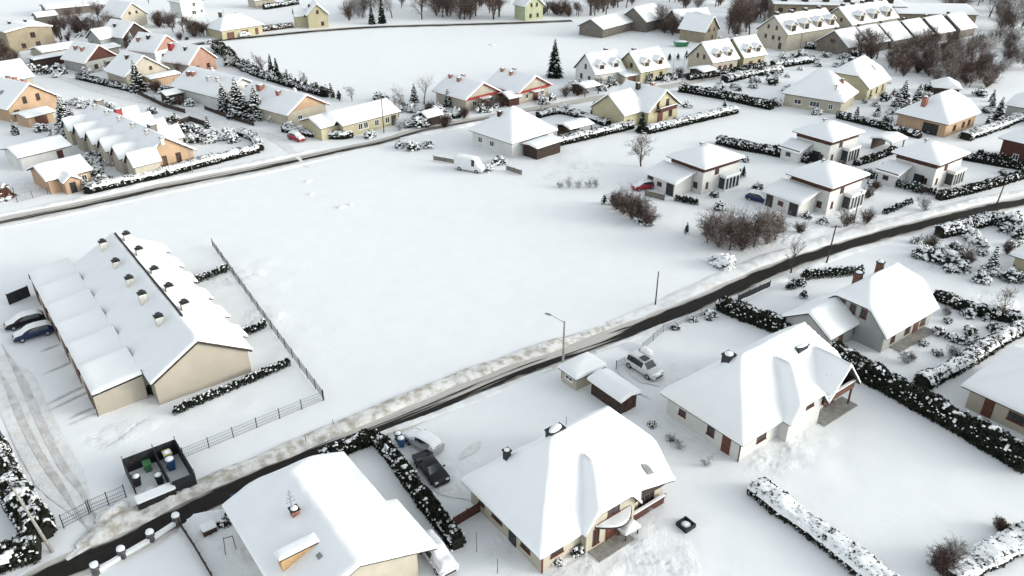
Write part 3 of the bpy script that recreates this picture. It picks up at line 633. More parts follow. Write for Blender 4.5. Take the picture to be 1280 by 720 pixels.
root, rs, ro = house('bungalow', 'long pale yellow bungalow with low snowy roof beside the street lamp', (428, 158), (497, 140), 9.5, 2.7, 1.8, ang=46, LX=15, ends=('g', 'g'), ov=.5, wall='walls_yellow', wins=[(0, 'F', -.2, .9, 1.1, 1.3), (0, 'F', -.1, .9, 1.1, 1.3), (0, 'F', .1, .8, 1.1, 1.3), (0, 'F', .3, .8, 1.1, 1.3)], doors=[(0, 'F', .42, 1.2, 2.1, 'door_dark')], cat='house',
      wings=[(-8.4, 1.0, 5.5, 7.0, 2.7, 1.4, 'x', ('g', 'g'), .4)])
root, rs, ro = house('terraced_row', 'row of two stepped houses with red gable edge and red chimneys behind the bungalow', (359, 145), (412, 131), 19, 2.8, 3.2, ax='y', ang=52, LX=11.4, wall='walls_cream', ov=.6, edge='roof_red', wins=[(0, 'F', -.2, .9, 1.2, 1.2)], gable_trim=('walls_orange', 'F'),
      chim=[(0, -1.6, 4.5, 1.2, 1.3, 'brick'), (0, -1.8, -2, 1.0, .8, 'brick'), (0, 1.4, -3.5, .9, .7, 'plaster')], cat='terraced houses')
root, rs, ro = house('terraced_row', 'stepped snowy roofs with white gable behind the big snow-laden conifers', (277, 124), (324, 108), 20, 2.8, 3.4, ax='y', ang=54, LX=12.6, wall='walls_white', ov=.6, wins=[(0, 'F', .1, 3.4, .9, 1.1)],
      chim=[(0, -2.6, 7, 1.0, .9, 'brick'), (0, -2.4, 5.5, 1.0, .8, 'brick'), (0, -2.8, -1, 1.0, .8, 'plaster'), (0, -2.4, -4, 1.0, .8, 'plaster'), (0, 1.2, 3, .9, .7, 'plaster')], cat='terraced houses')
# --- dense quarter at the left
root, rs, ro = house('terraced_row', 'stepped terrace ending in an orange gable with two brown doors', (176, 205), (234, 187), 33, 2.8, 3.6, ax='y', ang=46, LX=10.4, wall='walls_cream', facade=('walls_orange', 'F'), ov=.5, wins=[(0, 'F', -.08, .9, .9, 2.2, 'frame_brown'), (0, 'F', .2, .9, 1.0, 2.2, 'frame_brown')], cat='terraced houses',
      wings=[(-4.6, 14-6.0*i, 4.4, 3.4, 3.0, 2.0, 'x', ('g', 'g'), .35) for i in range(6)]+[(4.4, 12-6.2*i, 4.4, 3.0, 3.2, 2.0, 'x', ('g', 'g'), .3) for i in range(4)],
      chim=[(0, -.9, 13-6*i, .9, .6, 'plaster', 'metal_dark') for i in range(6)]+[(0, .9, 6, 1.2, 1.2, 'red_trim'), (0, 1, -9, 1.2, 1.3, 'wood_grey'), (0, .8, 15, 1.2, 1.4, 'wood_grey')], sky=[(0, 2.6, 8, .9, 1.0), (0, 2.6, -4, .9, 1.0)])
house('house', 'orange house with steep snow roof, red chimneys and a low orange garage in front', (9, 138), (70, 120), 12, 2.9, 4.3, ax='y', ang=60, LX=12.4, wall='walls_orange', ov=.6, wins=[(0, 'F', -.15, 3.3, .9, 1.5, 'frame_brown'), (0, 'F', .12, 3.3, .9, 1.5, 'frame_brown'), (0, 'F', -.36, .8, 1.2, 1.6, 'frame_brown')],
      chim=[(0, 1.2, -2, 1.1, .8, 'brick'), (0, 1.2, 1.5, 1.1, .8, 'brick'), (0, 1.2, 4, 1.1, .8, 'brick')], sky=[(0, -3.2, 0, .9, 1.2)])
house('garage_house', 'low orange garage with flat snowy roof before the orange gable', (33, 148), (63, 141), 5.5, 2.3, .5, LX=6.4, ang=58, wall='walls_orange', cat='garage', doors=[(0, 'F', 0, 2.6, 1.9, 'door_brown')])
house('outbuilding', 'long low white outbuilding with one red-brown door', (22, 198), (82, 182), 8, 2.6, 1.0, LX=9.6, ang=50, wall='walls_white', doors=[(0, 'F', .3, 1.1, 2.1, 'wood_red')])
root, rs, ro = house('house', 'small orange bungalow with gabled porch beside the clipped hedge', (57, 227), (102, 214), 8.5, 2.6, 1.6, LX=7.8, ang=48, wall='walls_orange', wins=[(0, 'F', .35, .9, .9, 1.1)], wings=[(-.4, -4.0, 2.4, 3.6, 2.1, 1.0, 'y', ('g', 'g'), .3)], doors=[(1, 'F', 0, 1.0, 1.9, 'door_dark')], step=.6)
def gabled(label, E1, E2, z, hr, L, lx, ang, wall, trim=None, **k):
    return house('house', label, E1, E2, L, z, hr, ax='y', ang=ang, LX=lx, wall=wall, gable_trim=trim, **k)
W1 = [(0, 'F', -.2, .9, 1.1, 1.2, 'frame_brown'), (0, 'F', .2, .9, 1.1, 1.2, 'frame_brown')]
house('apartment_house', 'tan two-storey house with low snow roof at the upper left edge', (6, 41), (58, 33), 13, 5.8, .9, ax='y', ang=50, LX=13.5, wall='walls_tan', ov=.35, wins=[(0, 'F', .05, 3.4, 1.4, 1.5, 'frame_brown'), (0, 'F', .12, .8, 1.4, 1.3, 'frame_brown'), (0, 'F', -.2, .8, 1.2, 1.3, 'frame_brown')], chim=[(0, -2, 2, .9, .7, 'wood_dark'), (0, 2.5, 2, .9, .7, 'wood_dark')])
root, rs, ro = house('shed', 'long open-fronted shed with white snow roof and dark carport opening', (52, 66), (92, 58), 7.5, 3.2, .9, LX=10.5, ang=52, wall='walls_cream', ov=.3)
r, o = annex(root, '', -1.5, -5.0, 14.5, 3.2, 2.3, .2, wall='wood_dark')  # closed dark walls stand in for the shade under the open carport
gabled('cream gable with two small square windows near the top of the photo', (151, 23), (187, 17), 3.5, 4.2, 12, 10.5, 58, 'walls_cream', wins=[(0, 'F', -.14, 4.2, .8, .9, 'frame_brown'), (0, 'F', .14, 4.2, .8, .9, 'frame_brown')])
gabled('house with dark brown gable half hidden by a snow-laden tree', (153, 48), (185, 41), 3.0, 3.8, 11, 10, 60, 'walls_grey', facade=('wood_dark', 'F'), wings=[(-6, 2.5, 6, 6, 2.8, 2.6, 'x', ('g', 'g'), .4)], chim=[(0, -2.2, 1, 1.0, .6, 'wood_dark')])
gabled('house with red and brown gable over a white lower storey', (106, 80), (145, 72), 2.8, 3.9, 11, 10.2, 58, 'walls_grey', ('wood_red', 'F'), wins=W1, edge='roof_red', chim=[(0, -2.2, -1, 1.0, .8, 'brick'), (0, -2.2, 2, 1.0, .8, 'brick')])
gabled('house with pinkish timber gable right of the dark brown gable', (193, 67), (225, 56), 2.8, 3.9, 11, 10.6, 64, 'walls_white', ('walls_pink', 'F'), wins=W1, edge='roof_red', chim=[(0, -1.6, 0, 1.0, .8, 'wood_dark'), (0, -2.6, 3, 1.0, .8, 'brick')])
gabled('house with salmon pink gable and bright red chimney', (236, 82), (272, 73), 2.8, 4.0, 10.5, 10, 62, 'walls_cream', facade=('walls_pink', 'F'), wins=W1, edge='roof_red', chim=[(0, -1.8, 4, 1.6, 1.2, 'red_trim'), (0, -1.6, -1, .9, .6, 'wood_dark')])
root, rs, ro = gabled('cream house with a lean-to porch of ochre boards in the left quarter', (156, 97), (211, 94), 2.9, 4.2, 11, 11.8, 50, 'walls_cream', wins=[(0, 'F', .12, 3.5, .8, .9, 'frame_brown')], chim=[(0, -1.8, 0, 1.0, .7, 'wood_dark')])
r, o = annex(root, '', 2.4, -7.4, 7.4, 3.4, 2.3, .3, wall='walls_orange')
house('house', 'hip-roofed ochre house with dark garage openings beside the upper road', (276, 39), (322, 23), 11, 2.8, 3.4, LX=15.5, ang=48, ends=(('h', 5), ('h', 5)), wall='walls_yellow', doors=[(0, 'F', -.3, 2.6, 2.0, 'door_brown'), (0, 'F', .05, 2.6, 2.0, 'door_brown'), (0, 'F', .35, 1.2, 2.0, 'door_brown')], chim=[(0, -3.5, 1, 1.6, .8, 'wood_dark'), (0, 2, 1, .8, .5, 'plaster')])
house('house', 'tall white house at the top edge with a dark attic window', (224, 4), (254, -1), 9, 5.4, 4, ax='y', ang=48, LX=9.5, wall='walls_white', wins=[(0, 'F', .1, 3.6, 1.2, 1.4), (0, 'F', .05, .9, 1.6, 1.4), (0, 'F', .4, 1.2, .9, 1.2)])
house('outbuilding', 'long low grey building along the top left edge', (57, 12), (113, 6), 12, 2.6, 1, LX=20, ang=38, wall='wood_grey')
house('house', 'pale yellow house with gable wing beyond the upper road', (383, 20), (401, 16), 9, 4.2, 3.6, ax='y', ang=20, LX=7.6, wall='walls_yellow', wings=[(-4.6, 2.5, 5, 6.5, 3.6, 2.6, 'x', ('g', ('h', 3)), .3)], wins=[(0, 'F', 0, 4.6, .9, 1.2, 'frame_brown'), (0, 'F', .2, .8, 1, 1.2, 'frame_brown'), (0, 'R', -.2, .9, 1, 1.2, 'frame_brown'), (0, 'R', .2, .9, 1, 1.2, 'frame_brown')], chim=[(0, -2, 1, 1, .6, 'wood_dark')])
house('house', 'lime yellow house at the top edge beyond the big field', (656, 9), (678, 6), 8, 4.8, 3.6, ax='y', ang=32, LX=8.5, wall='walls_green', wins=[(0, 'F', -.15, 4.6, .8, 1.2, 'frame_brown'), (0, 'F', .15, 4.6, .8, 1.2, 'frame_brown'), (0, 'F', -.2, 1, .9, 1.3, 'frame_brown'), (0, 'F', .2, 1, .9, 1.3, 'frame_brown')])
house('house', 'cream house with low roof at the very top left of the upper road', (318, 1), (338, -3), 8, 3, 2.5, LX=9, ang=40, wall='walls_cream')
house('barn', 'long grey wooden barn with white roof at the edge of the far field', (754, 37), (791, 26), (731, 30), 2.8, 2.6, LX=18, ang=50, wall='wood_grey', ov=.5)
house('barn', 'grey gabled barn standing behind the long low barn', (808, 28), (833, 19), 11, 3.4, 4.0, LX=12, ang=48, wall='wood_grey', ov=.5)
house('farmhouse', 'weathered wooden house with stone gable facing the camera behind bare trees', (882, 41), (906, 32), 10, 3.4, 4.2, ax='y', ang=46, LX=8.6, wall='walls_tan', wins=[(0, 'F', -.2, 3.2, .8, 1.0, 'frame_brown'), (0, 'F', .2, 3.2, .8, 1.0, 'frame_brown'), (0, 'F', .1, .8, .9, 1.2, 'frame_brown')])
house('farmhouse', 'grey wooden farm roof left of the stone-gabled house', (848, 30), (880, 30), 10, 3.2, 3.6, ang=18, LX=13, wall='wood_grey', wings=[(1.5, -3.4, 5, 4, 3.2, 2.8, 'y', ('g', 'g'), .4)])
# --- far rows at the upper right
house('terraced_row', 'cream terrace with four small front dormers, left row at the top right', (985, 44), (1048, 32), 12, 5.0, 4.6, ang=34, LX=24, wall='walls_cream', ov=.4, cat='terraced houses', wins=[(0, 'L', -.15, 5.8, .8, 1.1, 'frame_brown'), (0, 'L', .12, 5.8, .8, 1.1, 'frame_brown'), (0, 'L', -.2, 3.0, .9, 1.1, 'frame_brown'), (0, 'L', .05, 3.0, .9, 1.1, 'frame_brown'), (0, 'L', .25, 3.0, .9, 1.1, 'frame_brown'), (0, 'L', .3, .6, 1.1, 1.8, 'frame_brown')],
      dorm=[(-9+6*i, dict(w=2.6, hgt=2.2, inset=.6)) for i in range(4)], chim=[(0, -10.5+6.5*i, .3, 1, 1.2, 'wood_dark') for i in range(4)])
house('terraced_row', 'cream terrace with one steep gable behind the four-dormer row', (1065, 32), (1127, 24), 12, 5.0, 4.6, ang=34, LX=25, wall='walls_cream', ov=.4, cat='terraced houses', wins=[(0, 'L', -.15, 5.6, .8, 1.1, 'frame_brown'), (0, 'L', .15, 5.6, .8, 1.1, 'frame_brown')], dorm=[(-7+7*i, dict(w=2.6, hgt=2.2, inset=.6)) for i in range(3)], chim=[(0, -10+5*i, .3, 1, 1.0, 'wood_dark') for i in range(5)])
for i, lb in enumerate(('grey gabled end house of the stepped row above the thicket', 'second house of the stepped row above the brown thicket', 'third house of the stepped row above the brown thicket', 'fourth house of the stepped row above the brown thicket', 'fifth house of the stepped row above the brown thicket', 'last house at the right of the stepped row above the thicket')):
    t_ = i/5; p = (1061+t_*140, 60-t_*22)
    house('terraced_house', lb, p, p, 11.5, 2.6, 3.9, ang=34, LX=9.6, wall='wood_grey', ov=.35, chim=[(0, -3.4, .4, 1, .7, 'wood_dark')], wins=[(0, 'L', 0, 3.2, 1.6, .9, 'frame_brown')] if i == 0 else (), cat='terraced house', group='stepped row above the thicket')
house('apartment_block', 'long grey apartment block with flat snowy roof along the top right', (967, 5), (1062, 11), 14, 6.4, .6, ang=-8, LX=44, wall='walls_tan', cat='apartments', wins=[(0, 'F', -.45+.1*i, 3.8, 1.6, 1.4, 'frame_brown') for i in range(10)], chim=[(0, -18+7*i, -3, 1.4, 2.0, 'wood_dark') for i in range(6)])
house('apartment_block', 'grey block with yellow end wall at the top edge, beside the wooded slope', (1122, 17), (1172, 20), 22, 5.0, 1.6, ang=-6, LX=26, wall='walls_tan', cat='apartments', wins=[(0, 'F', -.4+.11*i, 2.4, 1.2, 1.2, 'frame_brown') for i in range(8)])
# sheds on the plot left of the white house
root, rs, ro = house_at(LOC(50.6, -46.6, 1.8), 'garden_shed', 'small pale hut with domed snow roof beside the lamp post', 3.0, .5, ang=37, LX=4.3, ends=(('h', 1.9), ('h', 1.9)), ov=.35, wall='walls_cream', t=.4, near=True, step=.35, cat='hut', wins=[(0, 'L', 0, .8, 1.2, .5)])
root, rs, ro = house_at(LOC(44.8, -47.6, 1.8), 'garden_shed', 'long dark brown shed with a thick snow loaf on its roof', 5.1, .35, ax='y', ang=37, LX=2.8, ov=.3, wall='wood_dark', t=.42, near=True, step=.35, cat='shed', doors=[(0, 'F', 0, .9, 1.7, 'wood_red')])

house('garden_shed', 'tiny dark shed with snow roof between the tan house and the dark brown gable', (101, 26), (108, 24), 4, 2.2, 1.0, LX=4.5, ang=50, wall='wood_dark', cat='shed')
house('garden_shed', 'low dark shed with white roof on the lane below the ochre lean-to', (207, 120), (226, 113), 4, 2.0, .6, LX=5, ang=48, wall='wood_dark', cat='shed')
house('garage_house', 'flat snow-roofed garage behind the house with the red and brown gable', (129, 62), (140, 58), 6, 2.4, .5, LX=5.5, ang=56, wall='walls_cream', cat='garage')
house('garden_shed', 'small snowy shed in the gardens between bungalow and red-gabled house', (534, 148), (548, 143), 4, 2.0, .9, LX=4.5, ang=44, wall='wood_dark', cat='shed')
house('house', 'pale house mostly hidden at the left edge above the orange house', (-20, 108), (-20, 108), 10, 3, 3.6, LX=12, ang=56, wall='walls_cream')
house('garden_shed', 'snow-roofed shed among bare trees near the top left corner', (46, 22), (56, 20), 6, 2.6, 1.2, LX=7, ang=45, wall='wood_grey', cat='shed')
# ------------------------------------------------------------------ ground, roads, banks
import numpy as np
def PX(*pts, z=0.0): return [G(p[0], p[1], z) for p in pts]
MAIN = PX((20, 745), (62, 718), (105, 702), (175, 672), (245, 635), (312, 605), (395, 566), (460, 541), (510, 521), (570, 496), (640, 466), (710, 441), (800, 409), (845, 391), (905, 366), (960, 341), (1010, 322), (1085, 299), (1160, 279), (1235, 261), (1290, 250), (1420, 222))
LANE = PX((-90, 300), (0, 277), (75, 262), (150, 246), (212, 232), (320, 211), (370, 200), (420, 189), (480, 176), (535, 161), (600, 149), (665, 137), (715, 128), (770, 119), (830, 109), (890, 97), (960, 84), (1010, 79))
TOPR = PX((235, 58), (270, 51), (320, 46), (395, 39), (470, 34), (570, 31), (640, 29), (715, 26))
MAINc, LANEc, TOPc = curve_path(MAIN, 1.0), curve_path(LANE, 1.5), curve_path(TOPR, 3)
def seglist(paths):
    a = []; b = []
    for p in paths: a += [q[:2] for q in p[:-1:2]]+[p[-2][:2]]; b += [q[:2] for q in p[2::2]]; 
    n = min(len(a), len(b)); return np.array(a[:n]), np.array(b[:n])
ROADPTS = np.array([q[:2] for p in (MAINc, LANEc, TOPc) for q in p])
def axis(spec):
    out = [spec[0][0]]
    for lo, hi, st in spec:
        n = max(1, int(round((hi-lo)/st))); out += list(np.linspace(lo, hi, n+1)[1:])
    return np.array(out)
XS = axis([(-4000, -400, 400), (-400, -120, 8), (-120, 120, 1.0), (120, 300, 6), (300, 4000, 370)])
YS = axis([(-300, 30, 30), (30, 140, .8), (140, 280, 2.0), (280, 460, 6), (460, 5000, 400)])
YARDS = [(700, 690, 9), (760, 660, 6), (800, 690, 7), (560, 560, 6), (600, 690, 5), (1000, 565, 6), (860, 450, 7), (1150, 425, 7), (1000, 290, 11), (850, 290, 10), (1130, 300, 8), (300, 350, 7), (340, 420, 6),
         (230, 560, 9), (60, 620, 7), (280, 690, 8), (160, 540, 7), (700, 200, 8), (1180, 345, 9), (940, 420, 8)]
def hfield():
    X, Y = np.meshgrid(XS, YS); Z = np.zeros_like(X)
    yc = [(G(a, b), r) for a, b, r in YARDS]
    near = (np.abs(X) < 300) & (Y > 20) & (Y < 460)
    for i, j in np.argwhere(near):
        x, y = X[i, j], Y[i, j]
        z = .09*nz(x, y, .05, 1)+.03*nz(x, y, .3, 2)
        if y < 200:
            k = 0
            for c, r in yc:
                d = math.hypot(x-c.x, y-c.y)
                if d < r*1.3: k = max(k, min(1, 2.6*(1.3-d/r)))
            if k: z += k*(.13*nz(x, y, .5, 4)+.11*max(-.3, nz(x, y, 1.1, 5)))
        Z[i, j] = z
    # flatten along the roads
    P = np.stack([X[near], Y[near]], 1); dm = np.full(len(P), 1e9)
    for k in range(0, len(ROADPTS), 2): dm = np.minimum(dm, (P[:, 0]-ROADPTS[k, 0])**2+(P[:, 1]-ROADPTS[k, 1])**2)
    dm = np.sqrt(dm); f = np.clip((dm-2.6)/3.0, 0, 1); Z[near] = Z[near]*f-.012*(1-f)
    return X, Y, Z
GX, GY, GZ_ = hfield()
def gh(x, y):
    i = min(len(XS)-2, max(0, int(np.searchsorted(XS, x))-1)); j = min(len(YS)-2, max(0, int(np.searchsorted(YS, y))-1))
    a = (x-XS[i])/(XS[i+1]-XS[i]); b = (y-YS[j])/(YS[j+1]-YS[j])
    z = GZ_
    return float((z[j, i]*(1-a)+z[j, i+1]*a)*(1-b)+(z[j+1, i]*(1-a)+z[j+1, i+1]*a)*b)
V = np.stack([GX.ravel(), GY.ravel(), GZ_.ravel()], 1); nx = len(XS); ny = len(YS)
idx = (np.arange(ny-1)[:, None]*nx+np.arange(nx-1)[None, :]).ravel()
F = np.stack([idx, idx+1, idx+nx+1, idx+nx], 1)
me = D.meshes.new('ground'); me.from_pydata(V.tolist(), [], F.tolist()); me.materials.append(M['snow'])
go = smooth(obj('ground', me)); tag(go, kind='structure')
# --- road surface: worn asphalt, slush and packed snow, by position across (v) and along (u) the road
def road_mat(name, slushy, half):
    m = D.materials.new(name); m.use_nodes = True; N = m.node_tree.nodes; L = m.node_tree.links; p = N['Principled BSDF']
    p.inputs['Roughness'].default_value = .85; p.inputs['Specular IOR Level'].default_value = .15
    uv = N.new('ShaderNodeUVMap'); uv.uv_map = 'along'; sep = N.new('ShaderNodeSeparateXYZ'); L.new(uv.outputs[0], sep.inputs[0])
    at = N.new('ShaderNodeAttribute'); at.attribute_name = 'wear'
    def noise(su, sv, det=5, off=0):
        mp = N.new('ShaderNodeMapping'); mp.inputs['Scale'].default_value = (su, sv, 1); mp.inputs['Location'].default_value = (off, off*.7, 0); L.new(uv.outputs[0], mp.inputs[0])
        t = N.new('ShaderNodeTexNoise'); t.inputs['Scale'].default_value = 1; t.inputs['Detail'].default_value = det; L.new(mp.outputs[0], t.inputs[0]); return t.outputs[0]
    def mth(op, a, b=None, c=None):
        k = N.new('ShaderNodeMath'); k.operation = op
        for i, q in enumerate((a, b, c)):
            if q is None: continue
            if isinstance(q, (int, float)): k.inputs[i].default_value = q
            else: L.new(q, k.inputs[i])
        return k.outputs[0]
    def ramp(x, lo, hi):
        k = N.new('ShaderNodeMapRange'); k.inputs[1].default_value = lo; k.inputs[2].default_value = hi; k.clamp = True; L.new(x, k.inputs[0]); return k.outputs[0]
    def mix(f, a, b):
        k = N.new('ShaderNodeMixRGB'); L.new(f, k.inputs[0])
        for i, q in ((1, a), (2, b)):
            if isinstance(q, tuple): k.inputs[i].default_value = (*q, 1)
            else: L.new(q, k.inputs[i])
        return k.outputs[0]
    v = sep.outputs[1]; av = mth('ABSOLUTE', v)
    n1 = noise(.22, 2.2, 6, 3); n2 = noise(.06, 5.0, 4, 9); n3 = noise(1.5, 6, 6, 1)
    edge = mth('ADD', av, mth('MULTIPLY', mth('SUBTRACT', n1, .5), .75))
    asph = mix(n3, (.010, .009, .008), (.035, .032, .029))
    slush = mix(n3, (.42, .39, .345), (.66, .64, .61))
    snow = (.82, .835, .85)
    # slush streaks lie mostly in the upper lane (v > 0), more where 'wear' is high
    s = mth('ADD', mth('ADD', mth('MULTIPLY', n2, 1.5), mth('MULTIPLY', v, .55)), mth('SUBTRACT', at.outputs['Fac'], 1.35))
    c = mix(ramp(s, -.06, .1), asph, slush)
    c = mix(ramp(edge, .50, .68), c, slush)
    c = mix(ramp(edge, .80, .98), c, snow)
    L.new(c, p.inputs['Base Color'])
    b = N.new('ShaderNodeBump'); b.inputs['Strength'].default_value = .35; b.inputs['Distance'].default_value = .08; L.new(n3, b.inputs['Height']); L.new(b.outputs[0], p.inputs['Normal'])
    return m
def ribbon(name, path, half, m, dz=.02, wear=None, follow=False, kind='structure', nv=9, taper=False):
    V = []; F = []; U = []; W = []; s = 0
    for i, q in enumerate(path):
        a = path[max(0, i-1)]; b = path[min(len(path)-1, i+1)]; t = (b-a); t.z = 0; t.normalize(); n = Vector((-t.y, t.x, 0))
        if i: s += (q-path[i-1]).length
        hh = half*(1+.10*nz(s, 0, .11, 7))
        if taper: hh *= max(.15, min(1, 4*i/len(path), 4*(len(path)-1-i)/len(path)))
        for k in range(nv):
            v = -1+2*k/(nv-1); x, y = q.x+n.x*hh*v, q.y+n.y*hh*v
            V.append((x, y, (gh(x, y) if follow else 0)+dz)); U.append((s, v)); W.append(wear(i/(len(path)-1)) if wear else 0)
    for i in range(len(path)-1):
        for k in range(nv-1): o = i*nv+k; F.append((o, o+1, o+nv+1, o+nv))
    # upward faces
    me = D.meshes.new(name); me.from_pydata(V, [], [f[::-1] for f in F]); me.materials.append(m)
    uvl = me.uv_layers.new(name='along'); at = me.attributes.new('wear', 'FLOAT', 'POINT')
    for lp in me.loops: uvl.data[lp.index].uv = U[lp.vertex_index]
    at.data.foreach_set('value', W); me.update()
    return tag(smooth(obj(name, me)), kind=kind)
RM = road_mat('wet_road', 0, 2.0)
def bump_(x, c, w_): return math.exp(-((x-c)/w_)**2)
def fpos(x, y):
    g = G(x, y); return min(range(len(MAINc)), key=lambda i: (MAINc[i]-g).length)/(len(MAINc)-1)
F1_, F2_, F3_ = fpos(640, 466), fpos(740, 432), fpos(480, 532)
ribbon('road', MAINc, 1.92, RM, .022, lambda f: .05+.5*bump_(f, F1_, .05)+.75*bump_(f, F2_, .035)+.4*bump_(f, F3_, .05)-.1*bump_(f, .8, .2)-.1*bump_(f, .06, .1))
ribbon('side_road', LANEc, 2.0, RM, .022, lambda f: .55+.55*max(0, min(1, (f-.42)*4)))
ribbon('upper_road', TOPc, 2.8, RM, .05, lambda f: .35)
PM = mat('packed_snow', (.79, .80, .80), .8, c2=(.68, .67, .65), scale=.9, bump=.4, bscale=3, lo=.42, hi=.7)
TM = mat('wheel_track_slush', (.68, .67, .66), .8, c2=(.47, .45, .43), scale=.8, bump=.4, bscale=5, lo=.40, hi=.68)
def track(px, half, m, name='wheel_track', dz=.075): return ribbon(name, curve_path(PX(*px), .8), half, m, dz, follow=True, nv=5, taper=True)
track([(-20, 430), (8, 465), (30, 512), (55, 562), (80, 605), (105, 640), (125, 668)], 2.0, PM, 'driveway', .045)
track([(-6, 455), (12, 490), (32, 535), (52, 572), (72, 602), (92, 634), (112, 664)], .34, TM)
track([(2, 430), (24, 470), (48, 522), (74, 575), (99, 610), (116, 640), (126, 664)], .36, TM)
for p in ([(52, 469), (75, 459), (97, 449)], [(56, 508), (90, 490), (118, 478)], [(60, 515), (95, 497), (121, 486)], [(86, 526), (103, 516), (122, 509)], [(86, 533), (105, 524), (124, 515)], [(50, 440), (75, 430)]):
    track(p, .17, TM)
track([(785, 452), (800, 470), (825, 483)], .9, PM, 'packed_drive'); track([(770, 462), (790, 485), (815, 500)], .2, PM)
track([(600, 553), (590, 562), (575, 575)], .5, PM); track([(515, 560), (530, 585), (560, 612), (590, 625)], 1.0, PM)
track([(385, 210), (365, 190), (340, 172), (290, 160), (250, 147), (200, 130), (140, 117), (85, 100), (60, 88)], 1.9, PM, 'snowy_lane', .045)
# --- heaped snow along the roads
BM_ = mat('ploughed_snow', (.78, .775, .76), .85, c2=(.44, .40, .34), scale=1.1, bump=.7, bscale=5, lo=.42, hi=.66)
BM2 = mat('clean_bank_snow', (.82, .83, .84), .85, c2=(.66, .64, .61), scale=.6, bump=.5, bscale=4, lo=.45, hi=.75)
def bank(path, half, h, m, seed=0, lump=1.0, name='snow_bank'):
    V = []; F = []; nv = 11; s = 0
    for i, q in enumerate(path):
        a = path[max(0, i-1)]; b = path[min(len(path)-1, i+1)]; t = (b-a); t.normalize(); n = Vector((-t.y, t.x, 0)); s += (q-path[i-1]).length if i else 0
        e = min(1, 6*i/len(path), 6*(len(path)-1-i)/len(path)); hh = half*(1+.3*nz(s, 0, .25, seed))*(.3+.7*e)
        for k in range(nv):
            v = -1+2*k/(nv-1); x, y = q.x+n.x*hh*v, q.y+n.y*hh*v
            pr = max(0, 1-v*v)**.8
            z = h*pr*(.55+.5*nz(x, y, .5, seed)+.35)*(.2+.8*e)+lump*pr*(.10*nz(x, y, 1.8, seed+2)+.06*nz(x, y, 4, seed+3))
            V.append((x, y, max(-.06 if k in (0, nv-1) else .0, z)+(-.05 if k in (0, nv-1) else .015)))
    for i in range(len(path)-1):
        for k in range(nv-1): o = i*nv+k; F.append((o, o+nv, o+nv+1, o+1))
    me = D.meshes.new(name); me.from_pydata(V, [], F); me.materials.append(m); me.update()
    return tag(smooth(obj(name, me)), kind='structure')
bank(curve_path(PX((82, 699), (132, 668), (180, 646), (234, 616), (290, 591), (340, 571), (400, 545), (465, 518), (530, 490), (600, 463), (660, 442), (715, 424), (780, 401)), .35), 1.15, .42, BM_, 1)
bank(curve_path(PX((760, 404), (830, 378), (890, 352), (950, 327), (1010, 308), (1080, 287), (1160, 267), (1240, 247), (1300, 236)), .4), 1.3, .30, BM2, 3)
bank(curve_path(PX((455, 549), (520, 527), (590, 500), (650, 476), (690, 460)), .4), .5, .16, BM2, 6)
bank(curve_path(PX((745, 440), (800, 420), (860, 397), (920, 374), (985, 346), (1060, 316), (1130, 297)), .4), .7, .2, BM2, 8)
bank(curve_path(PX((0, 268), (80, 253), (200, 226), (300, 207), (400, 186)), .6), 1.0, .25, BM2, 9)
bank(curve_path(PX((0, 285), (100, 265), (220, 238), (330, 216), (430, 193)), .6), .8, .2, BM2, 11)
bank(curve_path(PX((95, 684), (140, 659), (188, 637), (232, 612)), .3), 1.3, .6, BM_, 21, 2.0)
bank(curve_path(PX((120, 655), (145, 640), (160, 628)), .3), 1.0, .75, BM_, 13, 1.5)
bank(curve_path(PX((205, 628), (222, 622), (240, 612)), .3), .8, .5, BM_, 14, 1.5)
bank(curve_path(PX((500, 173), (560, 161), (640, 146), (720, 132)), .6), 1.0, .3, BM2, 15)
bank(curve_path(PX((780, 430), (800, 437), (815, 445)), .3), .9, .5, BM2, 17, 1.4)
